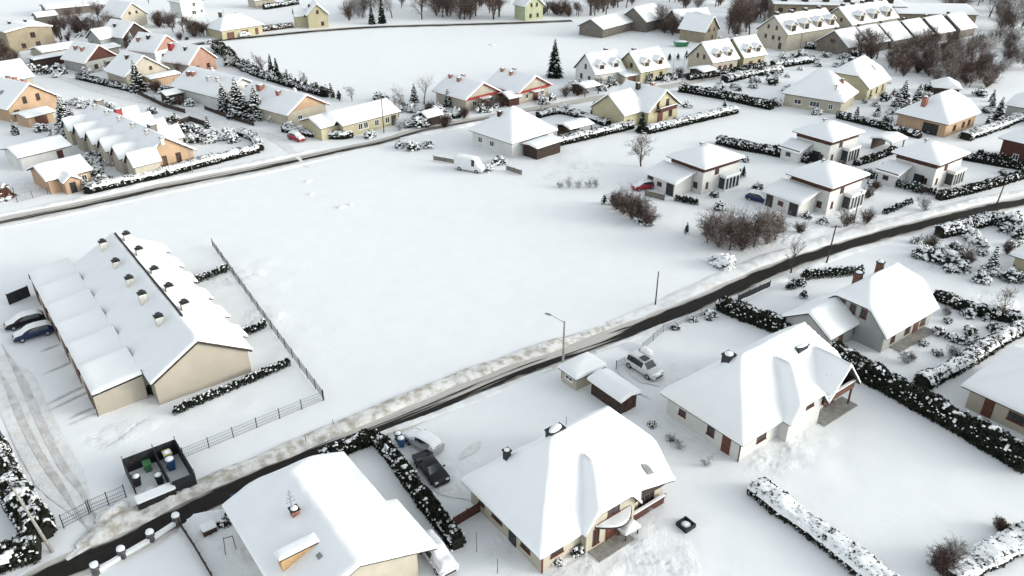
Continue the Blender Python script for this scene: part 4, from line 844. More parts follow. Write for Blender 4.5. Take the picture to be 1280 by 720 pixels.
# trodden, shovelled snow round the houses: finer ground with footprints and clods
def trodden(px, r, seed, amp=1.0, el=1.0, a=37):
    c = G(*px); ca, sa = math.cos(R(a)), math.sin(R(a)); st = .22; n = int(2*r/st); V = []; F = []; rg = random.Random(seed)
    prints = []
    for k in range(int(r*2.2)):
        x, y, t = rg.uniform(-r, r)*el, rg.uniform(-r, r)/el, rg.random()*6.28
        for q in range(rg.randrange(5, 14)):
            x += math.cos(t)*.62; y += math.sin(t)*.62; t += rg.gauss(0, .18); prints.append((x+rg.choice((-.12, .12))*math.sin(t), y, rg.uniform(.10, .2)))
    cell = {}
    for x, y, d in prints: cell.setdefault((int(x//.5), int(y//.5)), []).append((x, y, d))
    ok = {}
    for i in range(n+1):
        for j in range(n+1):
            x, y = (-r+st*i)*el, (-r+st*j)/el; wx, wy = c.x+x*ca-y*sa, c.y+x*sa+y*ca
            e = math.hypot(x/(r*el), y*el/r)+.22*nz(wx, wy, .35, seed)
            if e > 1.02: continue
            f = max(0, min(1, (1-e)*1.8)); z = .055*nz(wx, wy, .8, seed+1)+.05*nz(wx, wy, 2.4, seed+2)
            for dx in (-1, 0, 1):
                for dy in (-1, 0, 1):
                    for (qx, qy, d) in cell.get((int(x//.5)+dx, int(y//.5)+dy), ()):
                        rr = ((x-qx)**2+(y-qy)**2)/.045
                        if rr < 6: z -= d*math.exp(-rr)-.35*d*math.exp(-(rr-2.2)**2)
            ok[(i, j)] = len(V); V.append((wx, wy, gh(wx, wy)+.05*f+amp*f*(z+.05)-.05*(1-f)))
    for (i, j) in list(ok):
        q = [(i, j), (i+1, j), (i+1, j+1), (i, j+1)]
        if all(k in ok for k in q): F.append([ok[k] for k in q])
    me = D.meshes.new('trodden_snow'); me.from_pydata(V, [], F); me.materials.append(TRM); me.update(); tag(smooth(obj('trodden_snow', me)), kind='structure')
TRM = mat('trodden_snow', (.845, .86, .875), .75, c2=(.74, .735, .72), scale=.8, bump=.35, bscale=3.5, lo=.5, hi=.78)
for i, (px, r, el) in enumerate((((735, 705), 4.5, 1.3), ((800, 668), 3.6, 1.2), ((640, 690), 3.4, .8), ((600, 600), 3.2, .8), ((1000, 560), 4.0, 1.3), ((960, 575), 3.2, 1.2), ((860, 540), 3.5, .7), ((850, 470), 4.0, 1), ((1130, 430), 4.5, 1.3), ((300, 345), 4.2, 1), ((330, 395), 3.5, 1), ((265, 660), 3.6, 1), ((310, 690), 3.0, .8),
    ((1000, 290), 6.0, 1.4), ((1090, 275), 5.0, 1.4), ((880, 285), 5.5, 1.3), ((1170, 330), 5.0, 1.2), ((155, 540), 3.6, 1.3), ((555, 600), 3.0, .7), ((820, 690), 4.5, 1.0), ((1240, 380), 4.5, 1.2), ((950, 250), 5, 1.2), ((600, 200), 6, 1.3), ((720, 215), 6, 1.5), ((730, 165), 6, 1.3), ((300, 178), 6, 1.3), ((110, 215), 5, 1.2), ((30, 235), 6, .8))):
    trodden(px, r, i+3, .62 if r < 5.2 else 1.0, el)
# small mounds and hollows in the open field
rng = random.Random(5)
for i, (x, y, r) in enumerate(((385, 227, .8), (389, 243, .6), (427, 259, .9), (438, 256, .5), (615, 56, 1.6))):
    p = G(x, y); rw = Raw(); rw.blob((p.x, p.y, gh(p.x, p.y)-.02), r, r*.7, .26, rng, 2, jit=.1); tag(obj('snow_mound', rw.mesh('snow_mound', ['snow'], True)), kind='structure')
# ------------------------------------------------------------------ plants
def rel(o, root): o.parent = root; return o
def hedge(label, px, w_, h, cover=.4, dens=55, size=.17, leaf='leaf', group=None, cat='hedge', side=.5, world=None, lump=1.0):
    pts = world or PX(*px); path = lerp_path(pts, .5) if len(pts) < 3 else curve_path(pts, .5)
    o0 = path[len(path)//2].copy(); rng = random.Random(len(label)*7+int(abs(o0.x)*13))
    root = empty('garden_hedge', o0, 0, label, cat, group)
    L = sum((b-a).length for a, b in zip(path, path[1:]))
    fr = []
    for i, q in enumerate(path):
        a = path[max(0, i-1)]; b = path[min(len(path)-1, i+1)]; t = (b-a).normalized(); fr.append((q, Vector((-t.y, t.x, 0))))
    def at(rng):
        k = rng.uniform(0, len(path)-1.001); i = int(k); f = k-i; q = fr[i][0].lerp(fr[i+1][0], f); n = fr[i][1]; return q-o0, n, q
    rw = Raw(); s0 = nz(o0.x, o0.y, .3)
    # dark green core so the hedge is not see-through
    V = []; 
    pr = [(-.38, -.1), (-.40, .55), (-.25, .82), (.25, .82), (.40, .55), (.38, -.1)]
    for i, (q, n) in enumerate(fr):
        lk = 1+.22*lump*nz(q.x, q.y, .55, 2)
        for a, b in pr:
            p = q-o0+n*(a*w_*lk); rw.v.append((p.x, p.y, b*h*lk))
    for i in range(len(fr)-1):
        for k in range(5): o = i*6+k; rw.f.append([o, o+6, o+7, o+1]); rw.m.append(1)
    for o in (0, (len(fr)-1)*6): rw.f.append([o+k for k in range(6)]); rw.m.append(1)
    nC = int(L*(w_+2*h)*dens)
    for _ in range(nC):
        q, n, wq = at(rng); s = rng.uniform(0, w_+2*h); lk = 1+.22*lump*nz(wq.x, wq.y, .55, 2)+.12*lump*nz(wq.x, wq.y, 1.7, 4); dp = rng.uniform(.86, 1.08)
        if s < h: off, z = -w_/2*dp, s
        elif s < h+w_: off, z = (s-h-w_/2), h*dp
        else: off, z = w_/2*dp, s-h-w_
        if z > .72*h and abs(off) > .36*w_: off *= .86; z *= .95
        p = q+n*(off*lk); rw.card((p.x, p.y, z*lk), size*rng.uniform(.6, 1.4), rng)
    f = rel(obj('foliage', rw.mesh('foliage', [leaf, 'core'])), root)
    sn = Raw()
    if cover > 0:
        # lumpy sheet of snow lying on the top, broken where the leaves stick out
        thr = -.42+.95*cover if cover < .95 else .62; nv = max(4, int(w_*1.1/.17)); fine = curve_path([q for q in path], .2) if False else None
        st = []
        for a, b in zip(path, path[1:]):
            k = max(1, int((b-a).length/(.2 if size < .22 else .34)))
            for i in range(k): st.append(a.lerp(b, i/k))
        st.append(path[-1]); grid = {}; keep = set()
        def vtx(i, j):
            if (i, j) not in grid:
                q = st[i]; a = st[max(0, i-1)]; b = st[min(len(st)-1, i+1)]; t = (b-a).normalized(); n = Vector((-t.y, t.x, 0)); lk = 1+.22*lump*nz(q.x, q.y, .55, 2)
                v = -1+2*j/nv; p = q+n*(v*w_*.55*lk); z = h*lk*(1.06-.30*v**4)+.10*nz(p.x, p.y, 1.5, 8)+.06*nz(p.x, p.y, 4, 9)+.05*cover
                grid[(i, j)] = len(sn.v); sn.v.append((p.x-o0.x, p.y-o0.y, z))
            return grid[(i, j)]
        for i in range(len(st)-1):
            for j in range(nv):
                q = st[i]; a = st[i+1]; t = (a-q).normalized(); n = Vector((-t.y, t.x, 0)); v = -1+2*(j+.5)/nv; p = q+n*(v*w_*.5)
                m_ = .55*nz(p.x, p.y, 1.1, 3)+.5*nz(p.x, p.y, 2.9, 5)+.35*nz(p.x, p.y, 6, 6)+.28*abs(v)**3
                if m_ < thr: keep.add((i, j))
        cnt = {}
        for i, j in keep:
            f = [vtx(i, j), vtx(i+1, j), vtx(i+1, j+1), vtx(i, j+1)]; sn.f.append(f[::-1]); sn.m.append(0)
            for a, b in zip(f, f[1:]+f[:1]): cnt[(a, b)] = 1
        low = {}
        for a, b in [e for e in cnt if (e[1], e[0]) not in cnt]:
            for q in (a, b):
                if q not in low: low[q] = len(sn.v); x, y, z = sn.v[q]; sn.v.append((x, y, z-.16)); sn.v[q] = (x, y, z-.03)
            sn.f.append([a, b, low[b], low[a]]); sn.m.append(0)
        for _ in range(int(L*h*side*(4+26*cover))):
            q, n, wq = at(rng); lk = 1+.22*lump*nz(wq.x, wq.y, .55, 2); r = rng.uniform(.04, .13)*size/.17; sg = rng.choice((-1, 1)); p = q+n*(sg*w_*.52*lk); sn.blob((p.x, p.y, h*rng.uniform(.2, .98)**.6), r*1.2, r, r*.7, rng, 1, jit=.35)
        if sn.v: rel(obj('snow_cap', sn.mesh('snow_cap', ['snowclump'], True)), root)
    return root
LIB = {}
def conifer_lib(var, snow, dark=True, h=6.0, r=1.7, col='needle'):
    k = ('con', var, snow, h, r, col)
    if k in LIB: return LIB[k]
    rng = random.Random(var*31+7); tr = Raw(); tr.stick((0, 0, -.1), (0, 0, h*.96), .13, .02, n=6)
    cr = Raw(); sn = Raw(); nt_ = int(h*3.0)
    for i in range(nt_):
        f = i/(nt_-1); z = .35+(h-.5)*f; rr = r*(1-f)**.85*rng.uniform(.85, 1.12)+.08; nb = max(5, int(11*(1-f)+5))
        for j in range(nb):
            a = 6.283*(j+rng.random()*.8)/nb+i; ln = rr*rng.uniform(.7, 1.12); d = Vector((math.cos(a), math.sin(a), 0)); s = Vector((-d.y, d.x, 0)); dr = -.30*ln-.12*ln*(1-f)
            wd = .16+.16*ln
            def P(t, sd_, up=0): return d*(ln*t)+s*sd_+Vector((0, 0, z+dr*t*t+up))
            cr.quad(P(.02, 0), P(.4, -wd), P(1, 0, rng.uniform(-.08, .05)), P(.4, wd)); 
            for q in range(3):
                t = rng.uniform(.3, 1); c = P(t, rng.uniform(-wd, wd)*.9, rng.uniform(-.16, .03)); cr.card(c, rng.uniform(.12, .24), rng, .1, asp=.45)
            cr.quad(P(.1, 0, -.02), P(.5, -.03, -.26), P(.95, 0, -.16), P(.5, .03, -.03))
            if rng.random() < snow:
                k2 = rng.uniform(.55, .9)
                c = P(rng.uniform(.45, .8), 0, .05); sn.blob(c, ln*.30*k2+.06, wd*.7*k2+.03, .06+.05*k2, random.Random(rng.random()), 1)
                sn.v[-len(ico(1)[0]):] = [(c.x+(Vector(v)-c).length*0+ (v[0]-c.x), v[1], v[2]) for v in sn.v[-len(ico(1)[0]):]]
    if snow > .2: sn.blob((0, 0, h*.97), .12, .12, .12, rng, 1)
    out = [('trunk', tr.mesh('trunk', ['bark'])), ('crown', cr.mesh('crown', [col]))]
    if sn.v: out.append(('snow_cap', sn.mesh('snow_cap', ['snowclump'], True)))
    LIB[k] = out; return out
def thuja_lib(var, snow, h=1.6, r=.38, n=150, size=.13, col='needle', round_=False):
    k = ('thu', var, snow, h, r, col, round_)
    if k in LIB: return LIB[k]
    rng = random.Random(var*13+3); cr = Raw(); sn = Raw(); tr = Raw(); tr.stick((0, 0, -.1), (0, 0, h*.8), .05, .02, n=5)
    cr.blob((0, 0, h*.45), r*.75, r*.75, h*.42, rng, 1)
    for _ in range(n):
        f = rng.random()**.8; a = rng.random()*6.28; z = f*h
        rr = r*(math.sqrt(max(0, 1-(2*f-1)**2)) if round_ else (min(1, .75+f*1.2) if f < .25 else max(0, 1-((f-.25)/.75)**1.5)))*rng.uniform(.85, 1.1)+.02
        cr.card((math.cos(a)*rr, math.sin(a)*rr, z), size*rng.uniform(.6, 1.3), rng, .6)
    for _ in range(int(22*snow)):
        f = rng.uniform(.35, 1); a = rng.random()*6.28; rr = r*(1-((f-.25)/.75)**1.5 if f > .25 else 1)*.9; q = rng.uniform(.07, .17)
        sn.blob((math.cos(a)*rr, math.sin(a)*rr, f*h+.02), q, q, q*.6, rng, 1)
    out = [('trunk', tr.mesh('trunk', ['bark'])), ('crown', cr.mesh('crown', [col]))]
    if sn.v: out.append(('snow_cap', sn.mesh('snow_cap', ['snowclump'], True)))
    LIB[k] = out; return out
def bare_lib(var, col='twig', h=5.0, spread=1.0, dense=1.0, shrub=False, tw=.016):
    k = ('bare', var, col, h, spread, dense, shrub)
    if k in LIB: return LIB[k]
    rng = random.Random(var*101+11); tr = Raw(); cr = Raw()
    def grow(p, d, ln, r, lev):
        segs = 3 if lev < 2 else 2; q = p
        for i in range(segs):
            d = (d+Vector((rng.gauss(0, .13), rng.gauss(0, .13), rng.gauss(0, .08)+.05))).normalized(); e = q+d*(ln/segs)
            ra = r*(1-.55*i/segs); rb = r*(1-.55*(i+1)/segs)
            (tr if lev == 0 else cr).stick(q, e, ra, rb, n=5 if lev == 0 else 3)
            if lev < 3:
                nk = [int(3*dense+.5), 3, int(3*dense+.5)][lev] if i or lev or shrub else 1
                for _ in range(nk):
                    a = rng.random()*6.283; b = d.orthogonal().normalized(); s_ = b*math.cos(a)+d.cross(b)*math.sin(a)
                    nd = (d*rng.uniform(.35, .9)+s_*rng.uniform(.5, .95)*spread+Vector((0, 0, .22))).normalized()
                    grow(q.lerp(e, rng.uniform(.3, 1)), nd, ln*rng.uniform(.42, .66), max(tw, rb*.55), lev+1)
            q = e
    if shrub:
        for i in range(int(11*dense)):
            a = rng.random()*6.283; b = rng.uniform(.05, .62)*spread; dd = Vector((math.cos(a)*b, math.sin(a)*b, 1)).normalized()
            grow(Vector((math.cos(a)*.25*rng.random(), math.sin(a)*.25*rng.random(), -.05)), dd, h*rng.uniform(.5, .85), .028, 1)
        tr.stick((0, 0, -.1), (0, 0, h*.3), .05, .03, n=5)
    else: grow(Vector((0, 0, -.1)), Vector((0, 0, 1)), h*.62, h*.022+.02, 0)
    out = [('trunk', tr.mesh('trunk', ['bark'])), ('crown', cr.mesh('crown', [col]))]
    LIB[k] = out; return out
def bush_lib(var, cover=.6, r=1.0, h=1.0, col='leaf', n=260):
    k = ('bush', var, cover, r, h, col)
    if k in LIB: return LIB[k]
    rng = random.Random(var*57+5); cr = Raw(); sn = Raw()
    cr.blob((0, 0, h*.38), r*.7, r*.7, h*.42, rng, 2)
    for _ in range(n):
        a = rng.random()*6.283; e = math.asin(rng.random()); l = rng.uniform(.8, 1.08)*(1+.2*math.sin(3*a+var)); cr.card((math.cos(a)*math.cos(e)*r*l, math.sin(a)*math.cos(e)*r*l, .05+math.sin(e)*h*l), .15*rng.uniform(.6, 1.5), rng, .3)
    for _ in range(int(120*cover)):
        a = rng.random()*6.283; e = math.asin(rng.uniform(.05, 1)**.7); q = rng.choice((.07, .1, .14, .2, .28))*r*rng.uniform(.8, 1.2); l = rng.uniform(.88, 1.05)*(1+.2*math.sin(3*a+var)); sn.blob((math.cos(a)*math.cos(e)*r*l, math.sin(a)*math.cos(e)*r*l, .03+math.sin(e)*h*l), q, q*.75, q*.5, rng, 1, jit=.35)
    out = [('foliage', cr.mesh('foliage', [col]))]
    if sn.v: out.append(('snow_cap', sn.mesh('snow_cap', ['snowclump'], True)))
    LIB[k] = out; return out
PR = random.Random(99)
def plant(name, lib, px, label, cat, group=None, s=1.0, sz=None, P=None, rz=None):
    p = P if P is not None else G(*px); p = Vector((p.x, p.y, gh(p.x, p.y)))
    root = empty(name, p, PR.random()*6.283 if rz is None else rz, label, cat, group); k = s*PR.uniform(.93, 1.07); root.scale = (k, k, (sz or s)*PR.uniform(.93, 1.07))
    for n, me in lib: obj(n, me, root)
    return root
def row(px0, px1, n, label, group, var=0, snow=.5, h=1.5, r=.36, cat='shrub', name='thuja_shrub', round_=False, col='needle', mid=None):
    pts = PX(px0, *( [mid] if mid else []), px1); path = lerp_path(pts, .05) if not mid else curve_path(pts, .05)
    for i in range(n):
        P = path[int(i*(len(path)-1)/max(1, n-1))]
        plant(name, thuja_lib((var+i) % 4, snow, h, r, col=col, round_=round_), None, label, cat, group, s=PR.uniform(.88, 1.1), P=P+Vector((PR.uniform(-.08, .08), PR.uniform(-.08, .08), 0)))
# ------------------------------------------------------------------ hedges (each its own thing)
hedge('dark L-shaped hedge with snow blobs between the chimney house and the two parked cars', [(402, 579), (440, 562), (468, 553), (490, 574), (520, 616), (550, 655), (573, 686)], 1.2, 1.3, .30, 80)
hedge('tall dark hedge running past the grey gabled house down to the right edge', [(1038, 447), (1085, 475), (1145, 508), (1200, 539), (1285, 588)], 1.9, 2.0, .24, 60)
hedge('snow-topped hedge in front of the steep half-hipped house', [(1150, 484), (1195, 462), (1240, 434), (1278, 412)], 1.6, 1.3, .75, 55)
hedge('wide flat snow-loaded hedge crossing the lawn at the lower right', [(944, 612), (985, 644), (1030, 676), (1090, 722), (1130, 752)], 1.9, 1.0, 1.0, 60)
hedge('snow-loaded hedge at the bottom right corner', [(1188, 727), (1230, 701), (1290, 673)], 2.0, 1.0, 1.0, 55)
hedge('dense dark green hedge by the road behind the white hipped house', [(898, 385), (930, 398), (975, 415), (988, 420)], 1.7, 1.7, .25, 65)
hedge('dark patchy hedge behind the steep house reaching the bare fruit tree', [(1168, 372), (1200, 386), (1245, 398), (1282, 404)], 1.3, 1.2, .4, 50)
hedge('clipped dark hedge with thick snow top along the left lane', [(110, 243), (122, 239), (190, 224), (260, 206), (322, 190)], 1.7, 1.5, .95, 45, .2)
hedge('short snowy hedge closing the left garden by the orange gable', [(325, 189), (318, 176), (300, 168)], 1.5, 1.3, .9, 40, .2)
hedge('low hedge along the driveway of the small orange bungalow', [(110, 240), (103, 229), (98, 220)], 1.0, 1.0, .8, 40, .2)
hedge('clipped hedge left of the ochre balcony-gabled house', [(690, 183), (740, 172), (790, 160)], 1.5, 1.6, .9, 40, .2)
hedge('clipped hedge right of the ochre balcony-gabled house', [(808, 167), (860, 155), (920, 141)], 1.5, 1.6, .9, 40, .2)
hedge('long dark hedge below the far street, left of the pyramid-roofed house', [(850, 114), (900, 123), (965, 137)], 2.0, 1.7, .35, 35, .24)
hedge('snowy hedge in front of the ochre house running along the street bend', [(672, 147), (700, 142), (735, 150), (760, 158)], 1.5, 1.3, .8, 35, .22)
hedge('dark low hedge in the left quarter before the cream lean-to house', [(97, 98), (130, 106), (172, 116)], 1.4, 1.3, .5, 35, .24)
hedge('low white-topped hedge above the pyramid-roofed house', [(965, 85), (1015, 78)], 2.0, 1.7, .9, 30, .26)
hedge('long grey hedge behind the four-dormer terrace', [(985, 58), (1030, 63), (1075, 71)], 2.2, 1.8, .6, 25, .28)
hedge('dark boundary hedge between the pyramid-roofed house and the white villas', [(1046, 147), (1095, 159), (1150, 173)], 1.3, 1.3, .5, 35, .22)
hedge('wide snow-loaded hedge in front of the orange red-chimneyed house', [(1205, 175), (1245, 161), (1290, 143)], 2.2, 1.4, 1.0, 35, .22)
hedge('dark broken hedge between the first and second white villa', [(897, 179), (930, 187), (965, 193), (1012, 203)], 2.0, 1.5, .4, 40, .22)
hedge('thin dark hedge line between the two right villas', [(1068, 207), (1092, 200), (1118, 190)], 1.1, 1.1, .3, 40, .2)
hedge('dark hedge beside the road below the rightmost villa', [(1172, 250), (1215, 240), (1255, 229), (1285, 220)], 1.2, 1.3, .35, 50, .2)
hedge('low dark hedge around the lawn right of the rightmost villa', [(1196, 198), (1240, 206), (1278, 213), (1284, 220)], 1.2, 1.2, .3, 40, .2)
hedge('snow-covered hedge clumps along the road right of the power pole', [(1172, 296), (1200, 289), (1238, 278)], 1.7, 1.6, .75, 50, .2)
hedge('big dark snow-patched hedge beside the driveway at the left edge', [(-8, 566), (10, 600), (32, 640), (56, 676)], 2.1, 1.7, .42, 60)
hedge('second dark hedge at the bottom left corner beside the road', [(-10, 712), (20, 700), (52, 690)], 2.2, 1.6, .35, 55)
hedge('narrow dark hedge along the garden path of the red-trimmed houses', [(505, 160), (540, 152), (575, 146)], 1.4, 1.2, .85, 30, .24)
hedge('low snowy hedge in front of the long bungalow', [(355, 164), (385, 170), (425, 173), (440, 171)], 1.5, 1.3, .8, 35, .22)
hedge('dark hedge behind the cream gable beside the field corner', [(268, 60), (282, 68), (292, 74)], 2, 2.2, .2, 25, .28)
hedge('dark overgrown hedge along the far field behind the stepped roofs', [(284, 76), (320, 94), (360, 107), (408, 121)], 1.8, 1.7, .4, 28, .26)
hedge('dark snowy hedge below the upper road by the pale yellow house', [(330, 12), (350, 9), (372, 5)], 2, 1.8, .5, 20, .3)
hedge('red-brown low hedge along the upper road at the ochre garages', [(322, 40), (345, 37), (366, 34)], 1.6, 1.4, .5, 25, .28, leaf='leaf_brown')
hedge('low dark hedge before the dormered pair', [(860, 100), (900, 94), (955, 84)], 1.6, 1.3, .35, 25, .26)
hedge('snowy hedge row on the slope right of the dormered pair', [(905, 103), (935, 96), (975, 90)], 2.2, 1.6, .8, 25, .26)
hedge('dark hedge between the ochre semi and its street', [(800, 103), (830, 99), (848, 96)], 1.5, 1.2, .3, 25, .26)
hedge('dark low hedge at the right end of the stepped row', [(1256, 47), (1275, 44), (1292, 42)], 2.2, 1.7, .4, 20, .3)
# ------------------------------------------------------------------ rows of clipped shrubs
row((222, 516), (360, 457), 27, 'small dark thuja in the straight row before the bare beige gable', 'thuja row before the beige gable', 0, .25, 1.0, .36)
row((301, 421), (330, 410), 7, 'small dark thuja in the short row nearest the beige gable corner', 'short thuja row at the gable corner', 1, .25, 1.1, .36)
row((247, 353), (284, 339), 8, 'dark clipped thuja in the row furthest back behind the terraced row', 'rear thuja row behind the terrace', 2, .3, 1.2, .45)
row((845, 251), (870, 256), 7, 'little dark conifer at the foot of the white villa with the red car', 'conifers by the first villa', 1, .15, 1.2, .4)
row((914, 226), (929, 222), 4, 'slim pointed conifer against the bay of the first white villa', 'slim conifers by the bay', 2, .1, 2.0, .38)
row((1080, 222), (1146, 241), 14, 'rounded snowy clipped shrub in the row before the rightmost villa', 'rounded shrubs before the rightmost villa', 0, .9, 1.7, .55, round_=True)
row((1150, 240), (1178, 247), 7, 'dark slim thuja below the bay of the rightmost villa', 'slim thujas below the rightmost villa', 1, .3, 1.4, .42)
row((1003, 349), (1076, 342), 17, 'dark thuja in the row along the road behind the two-chimneyed house', 'thuja row along the road', 1, .35, 1.5, .48)
row((1106, 268), (1137, 255), 8, 'small dark thuja by the roadside in front of the villas', 'roadside thujas before the villas', 2, .3, 1.1, .4)
row((1222, 196), (1272, 206), 13, 'dark thuja along the fence of the brown banded house', 'thujas by the brown banded house', 1, .3, 1.4, .45)
row((272, 68), (322, 94), 15, 'pointed snowy conifer along the field edge behind the stepped roofs', 'conifers along the field edge', 2, .5, 2.8, .75)
row((352, 104), (424, 126), 12, 'dark pointed conifer behind the red-edged gable beside the field', 'conifers behind the red-edged gable', 1, .3, 2.6, .7)
row((815, 78), (858, 74), 5, 'tiny dark clipped tree between the two dormered pairs', 'clipped trees between dormered pairs', 0, .2, 2.2, .6)
row((660, 262-90), (682, 168), 5, 'dark clipped shrub behind the white hipped house', 'clipped shrubs behind the hipped house', 0, .4, 1.2, .5)
row((1002, 357), (985, 361), 4, 'snowy dark shrub at the roadside left of the thuja row', 'roadside shrubs left of the thuja row', 3, .5, 1.3, .5)
# ------------------------------------------------------------------ single trees
def T(px, lib, label, cat='tree', name='bare_tree', group=None, **k): return plant(name, lib, px, label, cat, group, **k)
T((693, 96), conifer_lib(1, .25, h=9.6, r=2.9), 'tall dark lone fir at the edge of the far field', name='fir_tree')
T((300, 147), conifer_lib(2, .95, h=8.5, r=3.3), 'left and tallest snow-laden conifer before the white stepped gable', name='snowy_conifer')
T((322, 149), conifer_lib(3, .95, h=7.5, r=3.2), 'right snow-laden conifer of the big clump before the stepped roofs', name='snowy_conifer')
T((282, 140), conifer_lib(1, .9, h=7, r=2.5), 'slim snow-laden conifer at the left of the clump before the stepped roofs', name='snowy_conifer')
T((174, 114), conifer_lib(2, .6, h=7.8, r=2.6), 'snowy fir beside the cream house with lean-to porch', name='fir_tree')
T((95, 172), conifer_lib(3, .9, h=7.0, r=2.6), 'snow-laden conifer between the orange garage and the stepped terrace', name='snowy_conifer')
T((82, 158), conifer_lib(1, .9, h=6.8, r=2.4), 'second snow-laden conifer right of the low orange garage', name='snowy_conifer')
T((20, 168), conifer_lib(2, .7, h=3.0, r=1.0), 'small dark conifer in front of the orange steep house', name='fir_tree')
T((260, 160), conifer_lib(1, .5, h=2.6, r=.9), 'little conifer on the snowy lane verge below the clump', name='fir_tree')
T((166, 60), conifer_lib(3, .97, h=5.0, r=2.0), 'snow-smothered tree before the dark brown gable', name='snowy_conifer')
T((478, 29), conifer_lib(3, .1, h=9, r=1.8), 'dark column-like spruce beside the upper road', name='fir_tree')
T((465, 30), conifer_lib(1, .1, h=7, r=1.6), 'shorter dark spruce left of the column-like spruce', name='fir_tree')
T((340, 95), conifer_lib(3, .1, h=5.5, r=1.1), 'dark slender conifer on the ridge line by the field', name='fir_tree')
T((347, 97), conifer_lib(2, .1, h=5, r=1.2), 'dark slender conifer right beside its twin by the field', name='fir_tree')
T((560, 134), conifer_lib(2, .7, h=4.2, r=1.3), 'snowy fir just left of the first red-gabled house', name='fir_tree')
T((518, 128), conifer_lib(1, .85, h=4.4, r=1.4), 'snow-laden conifer amid the bare trees behind the bungalow', name='snowy_conifer')
T((742, 142), conifer_lib(2, .3, h=2.8, r=.9), 'small dark conifer left of the ochre house', name='fir_tree')
T((802, 165), conifer_lib(3, .1, h=4.0, r=1.6), 'dark bushy conifer in the gap of the two clipped hedges', name='fir_tree')
T((905, 138), conifer_lib(1, .3, h=2.4, r=.8), 'small conifer on the snow behind the right clipped hedge', name='fir_tree')
T((1126, 134), conifer_lib(2, .97, h=6.2, r=2.6), 'left of the two white snow-laden firs behind the orange house', name='snowy_conifer')
T((1145, 132), conifer_lib(1, .97, h=5.0, r=2.1), 'right of the two white snow-laden firs behind the orange house', name='snowy_conifer')
T((1161, 166), conifer_lib(3, .95, h=4.4, r=1.6), 'snow-laden conifer in front of the dark open garage', name='snowy_conifer')
T((1244, 158), conifer_lib(2, .6, h=6.4, r=2.0), 'tall snowy fir right of the orange red-chimneyed house', name='fir_tree')
T((1237, 342), conifer_lib(1, .95, h=4.6, r=1.3), 'slim snow-laden conifer in the garden at the right edge', name='snowy_conifer')
T((1070, 147), conifer_lib(1, .5, h=2.4, r=.8), 'small conifer on the lawn of the pyramid-roofed house', name='fir_tree')
T((1097, 142), conifer_lib(2, .5, h=2.2, r=.8), 'second small conifer on that lawn, nearer the dark hedge', name='fir_tree')
T((561+205, 92), conifer_lib(3, .5, h=3, r=1.0), 'snowy conifer before the dormers of the white semi', name='fir_tree')
T((811, 104), conifer_lib(1, .5, h=3, r=1.0), 'snowy conifer before the ochre semi', name='fir_tree')
BT = lambda v, col='twig', h=5, sp=1.0, de=1.0: bare_lib(v, col, h, sp, de)
BS = lambda v, col='twig', h=3, sp=1.0, de=1.0: bare_lib(v, col, h, sp, de, True)
T((801, 208), BT(1, 'twig', 6.6, 1.35, 1.5), 'round bare tree standing alone in the field left of the villa')
T((988, 342), BT(2, 'twig', 5.5, .7, .8), 'thin leafless tree at the roadside right of the shrub clump')
T((1252, 398), BT(3, 'twig', 4.6, 1.2, 1.0), 'leafless fruit tree at the corner of the garden hedges')
T((1207, 332), BS(1, 'twig', 3, .9, 1.2), 'leafless round shrub in the garden left of the snowy slim conifer', 'shrub', 'bare_shrub')
T((530, 130), BT(4, 'twig_frost', 7, .7, 1.2), 'tall frosted tree behind the bungalow chimney end')
T((503, 134), BT(1, 'twig_frost', 5.5, .9, 1.2), 'frosted spreading tree right of the bungalow')
T((440, 126), BT(2, 'twig_frost', 4, 1.2, 1.2), 'white frosted tree behind the long bungalow roof')
T((380, 112), BT(3, 'twig_frost', 4.5, 1.1, 1.2), 'frosted tree on the field edge behind the stepped row')
T((328, 96), BT(2, 'twig', 6, .8, 1.3), 'dense brown tree left of the slender twin conifers')
T((556, 160), BS(2, 'twig_red', 2.8, 1, 1.5), 'reddish-brown shrub at the street left of the red-gabled house', 'shrub', 'bare_shrub')
T((580, 148), BS(3, 'twig_red', 2.4, 1, 1.5), 'russet shrub before the first red-gabled house', 'shrub', 'bare_shrub')
T((500, 163), BS(1, 'twig_frost', 2.4, 1, 1.3), 'frosted shrub beside the end wall of the bungalow', 'shrub', 'bare_shrub')
T((602, 138), BS(3, 'twig', 2.2, 1, 1.3), 'brown shrub in the garden of the red-gabled house', 'shrub', 'bare_shrub')
# clump by the red car and the big clump by the road
for i, (x, y, v, h) in enumerate(((779, 268, 1, 3.6), (790, 274, 2, 4.2), (799, 277, 3, 3.8), (808, 282, 1, 3.0), (771, 262, 3, 2.8))):
    T((x, y), BS(v, 'twig', h, 1.1, 1.6), 'bare brown shrub in the dense clump before the red car', 'shrub', 'bare_shrub', 'brown clump before the red car')
for i, (x, y, v, h) in enumerate(((884, 304, 1, 4.2), (898, 309, 2, 4.6), (912, 312, 3, 5.0), (927, 312, 1, 5.2), (942, 309, 2, 5.0), (958, 305, 3, 5.0), (968, 300, 1, 4.2), (920, 300, 2, 4.6), (947, 297, 3, 4.6), (890, 296, 2, 3.8))):
    T((x, y), BS(v, 'twig_brown' if i % 3 else 'twig', h*1.05, 1.2, 1.7) if i % 2 else BT(v, 'twig', h, 1.2, 1.6), 'bare shrub tree in the large clump between the villas and the road', 'shrub', 'bare_shrub', 'large bare clump by the road')
T((903, 331), bush_lib(1, .95, 1.9, 1.3), 'snow-buried bush at the foot of the large bare clump', 'bush', 'snowy_bush')
T((806, 279), bush_lib(2, .9, 1.3, 1.0), 'snowy bush at the tip of the clump before the red car', 'bush', 'snowy_bush')
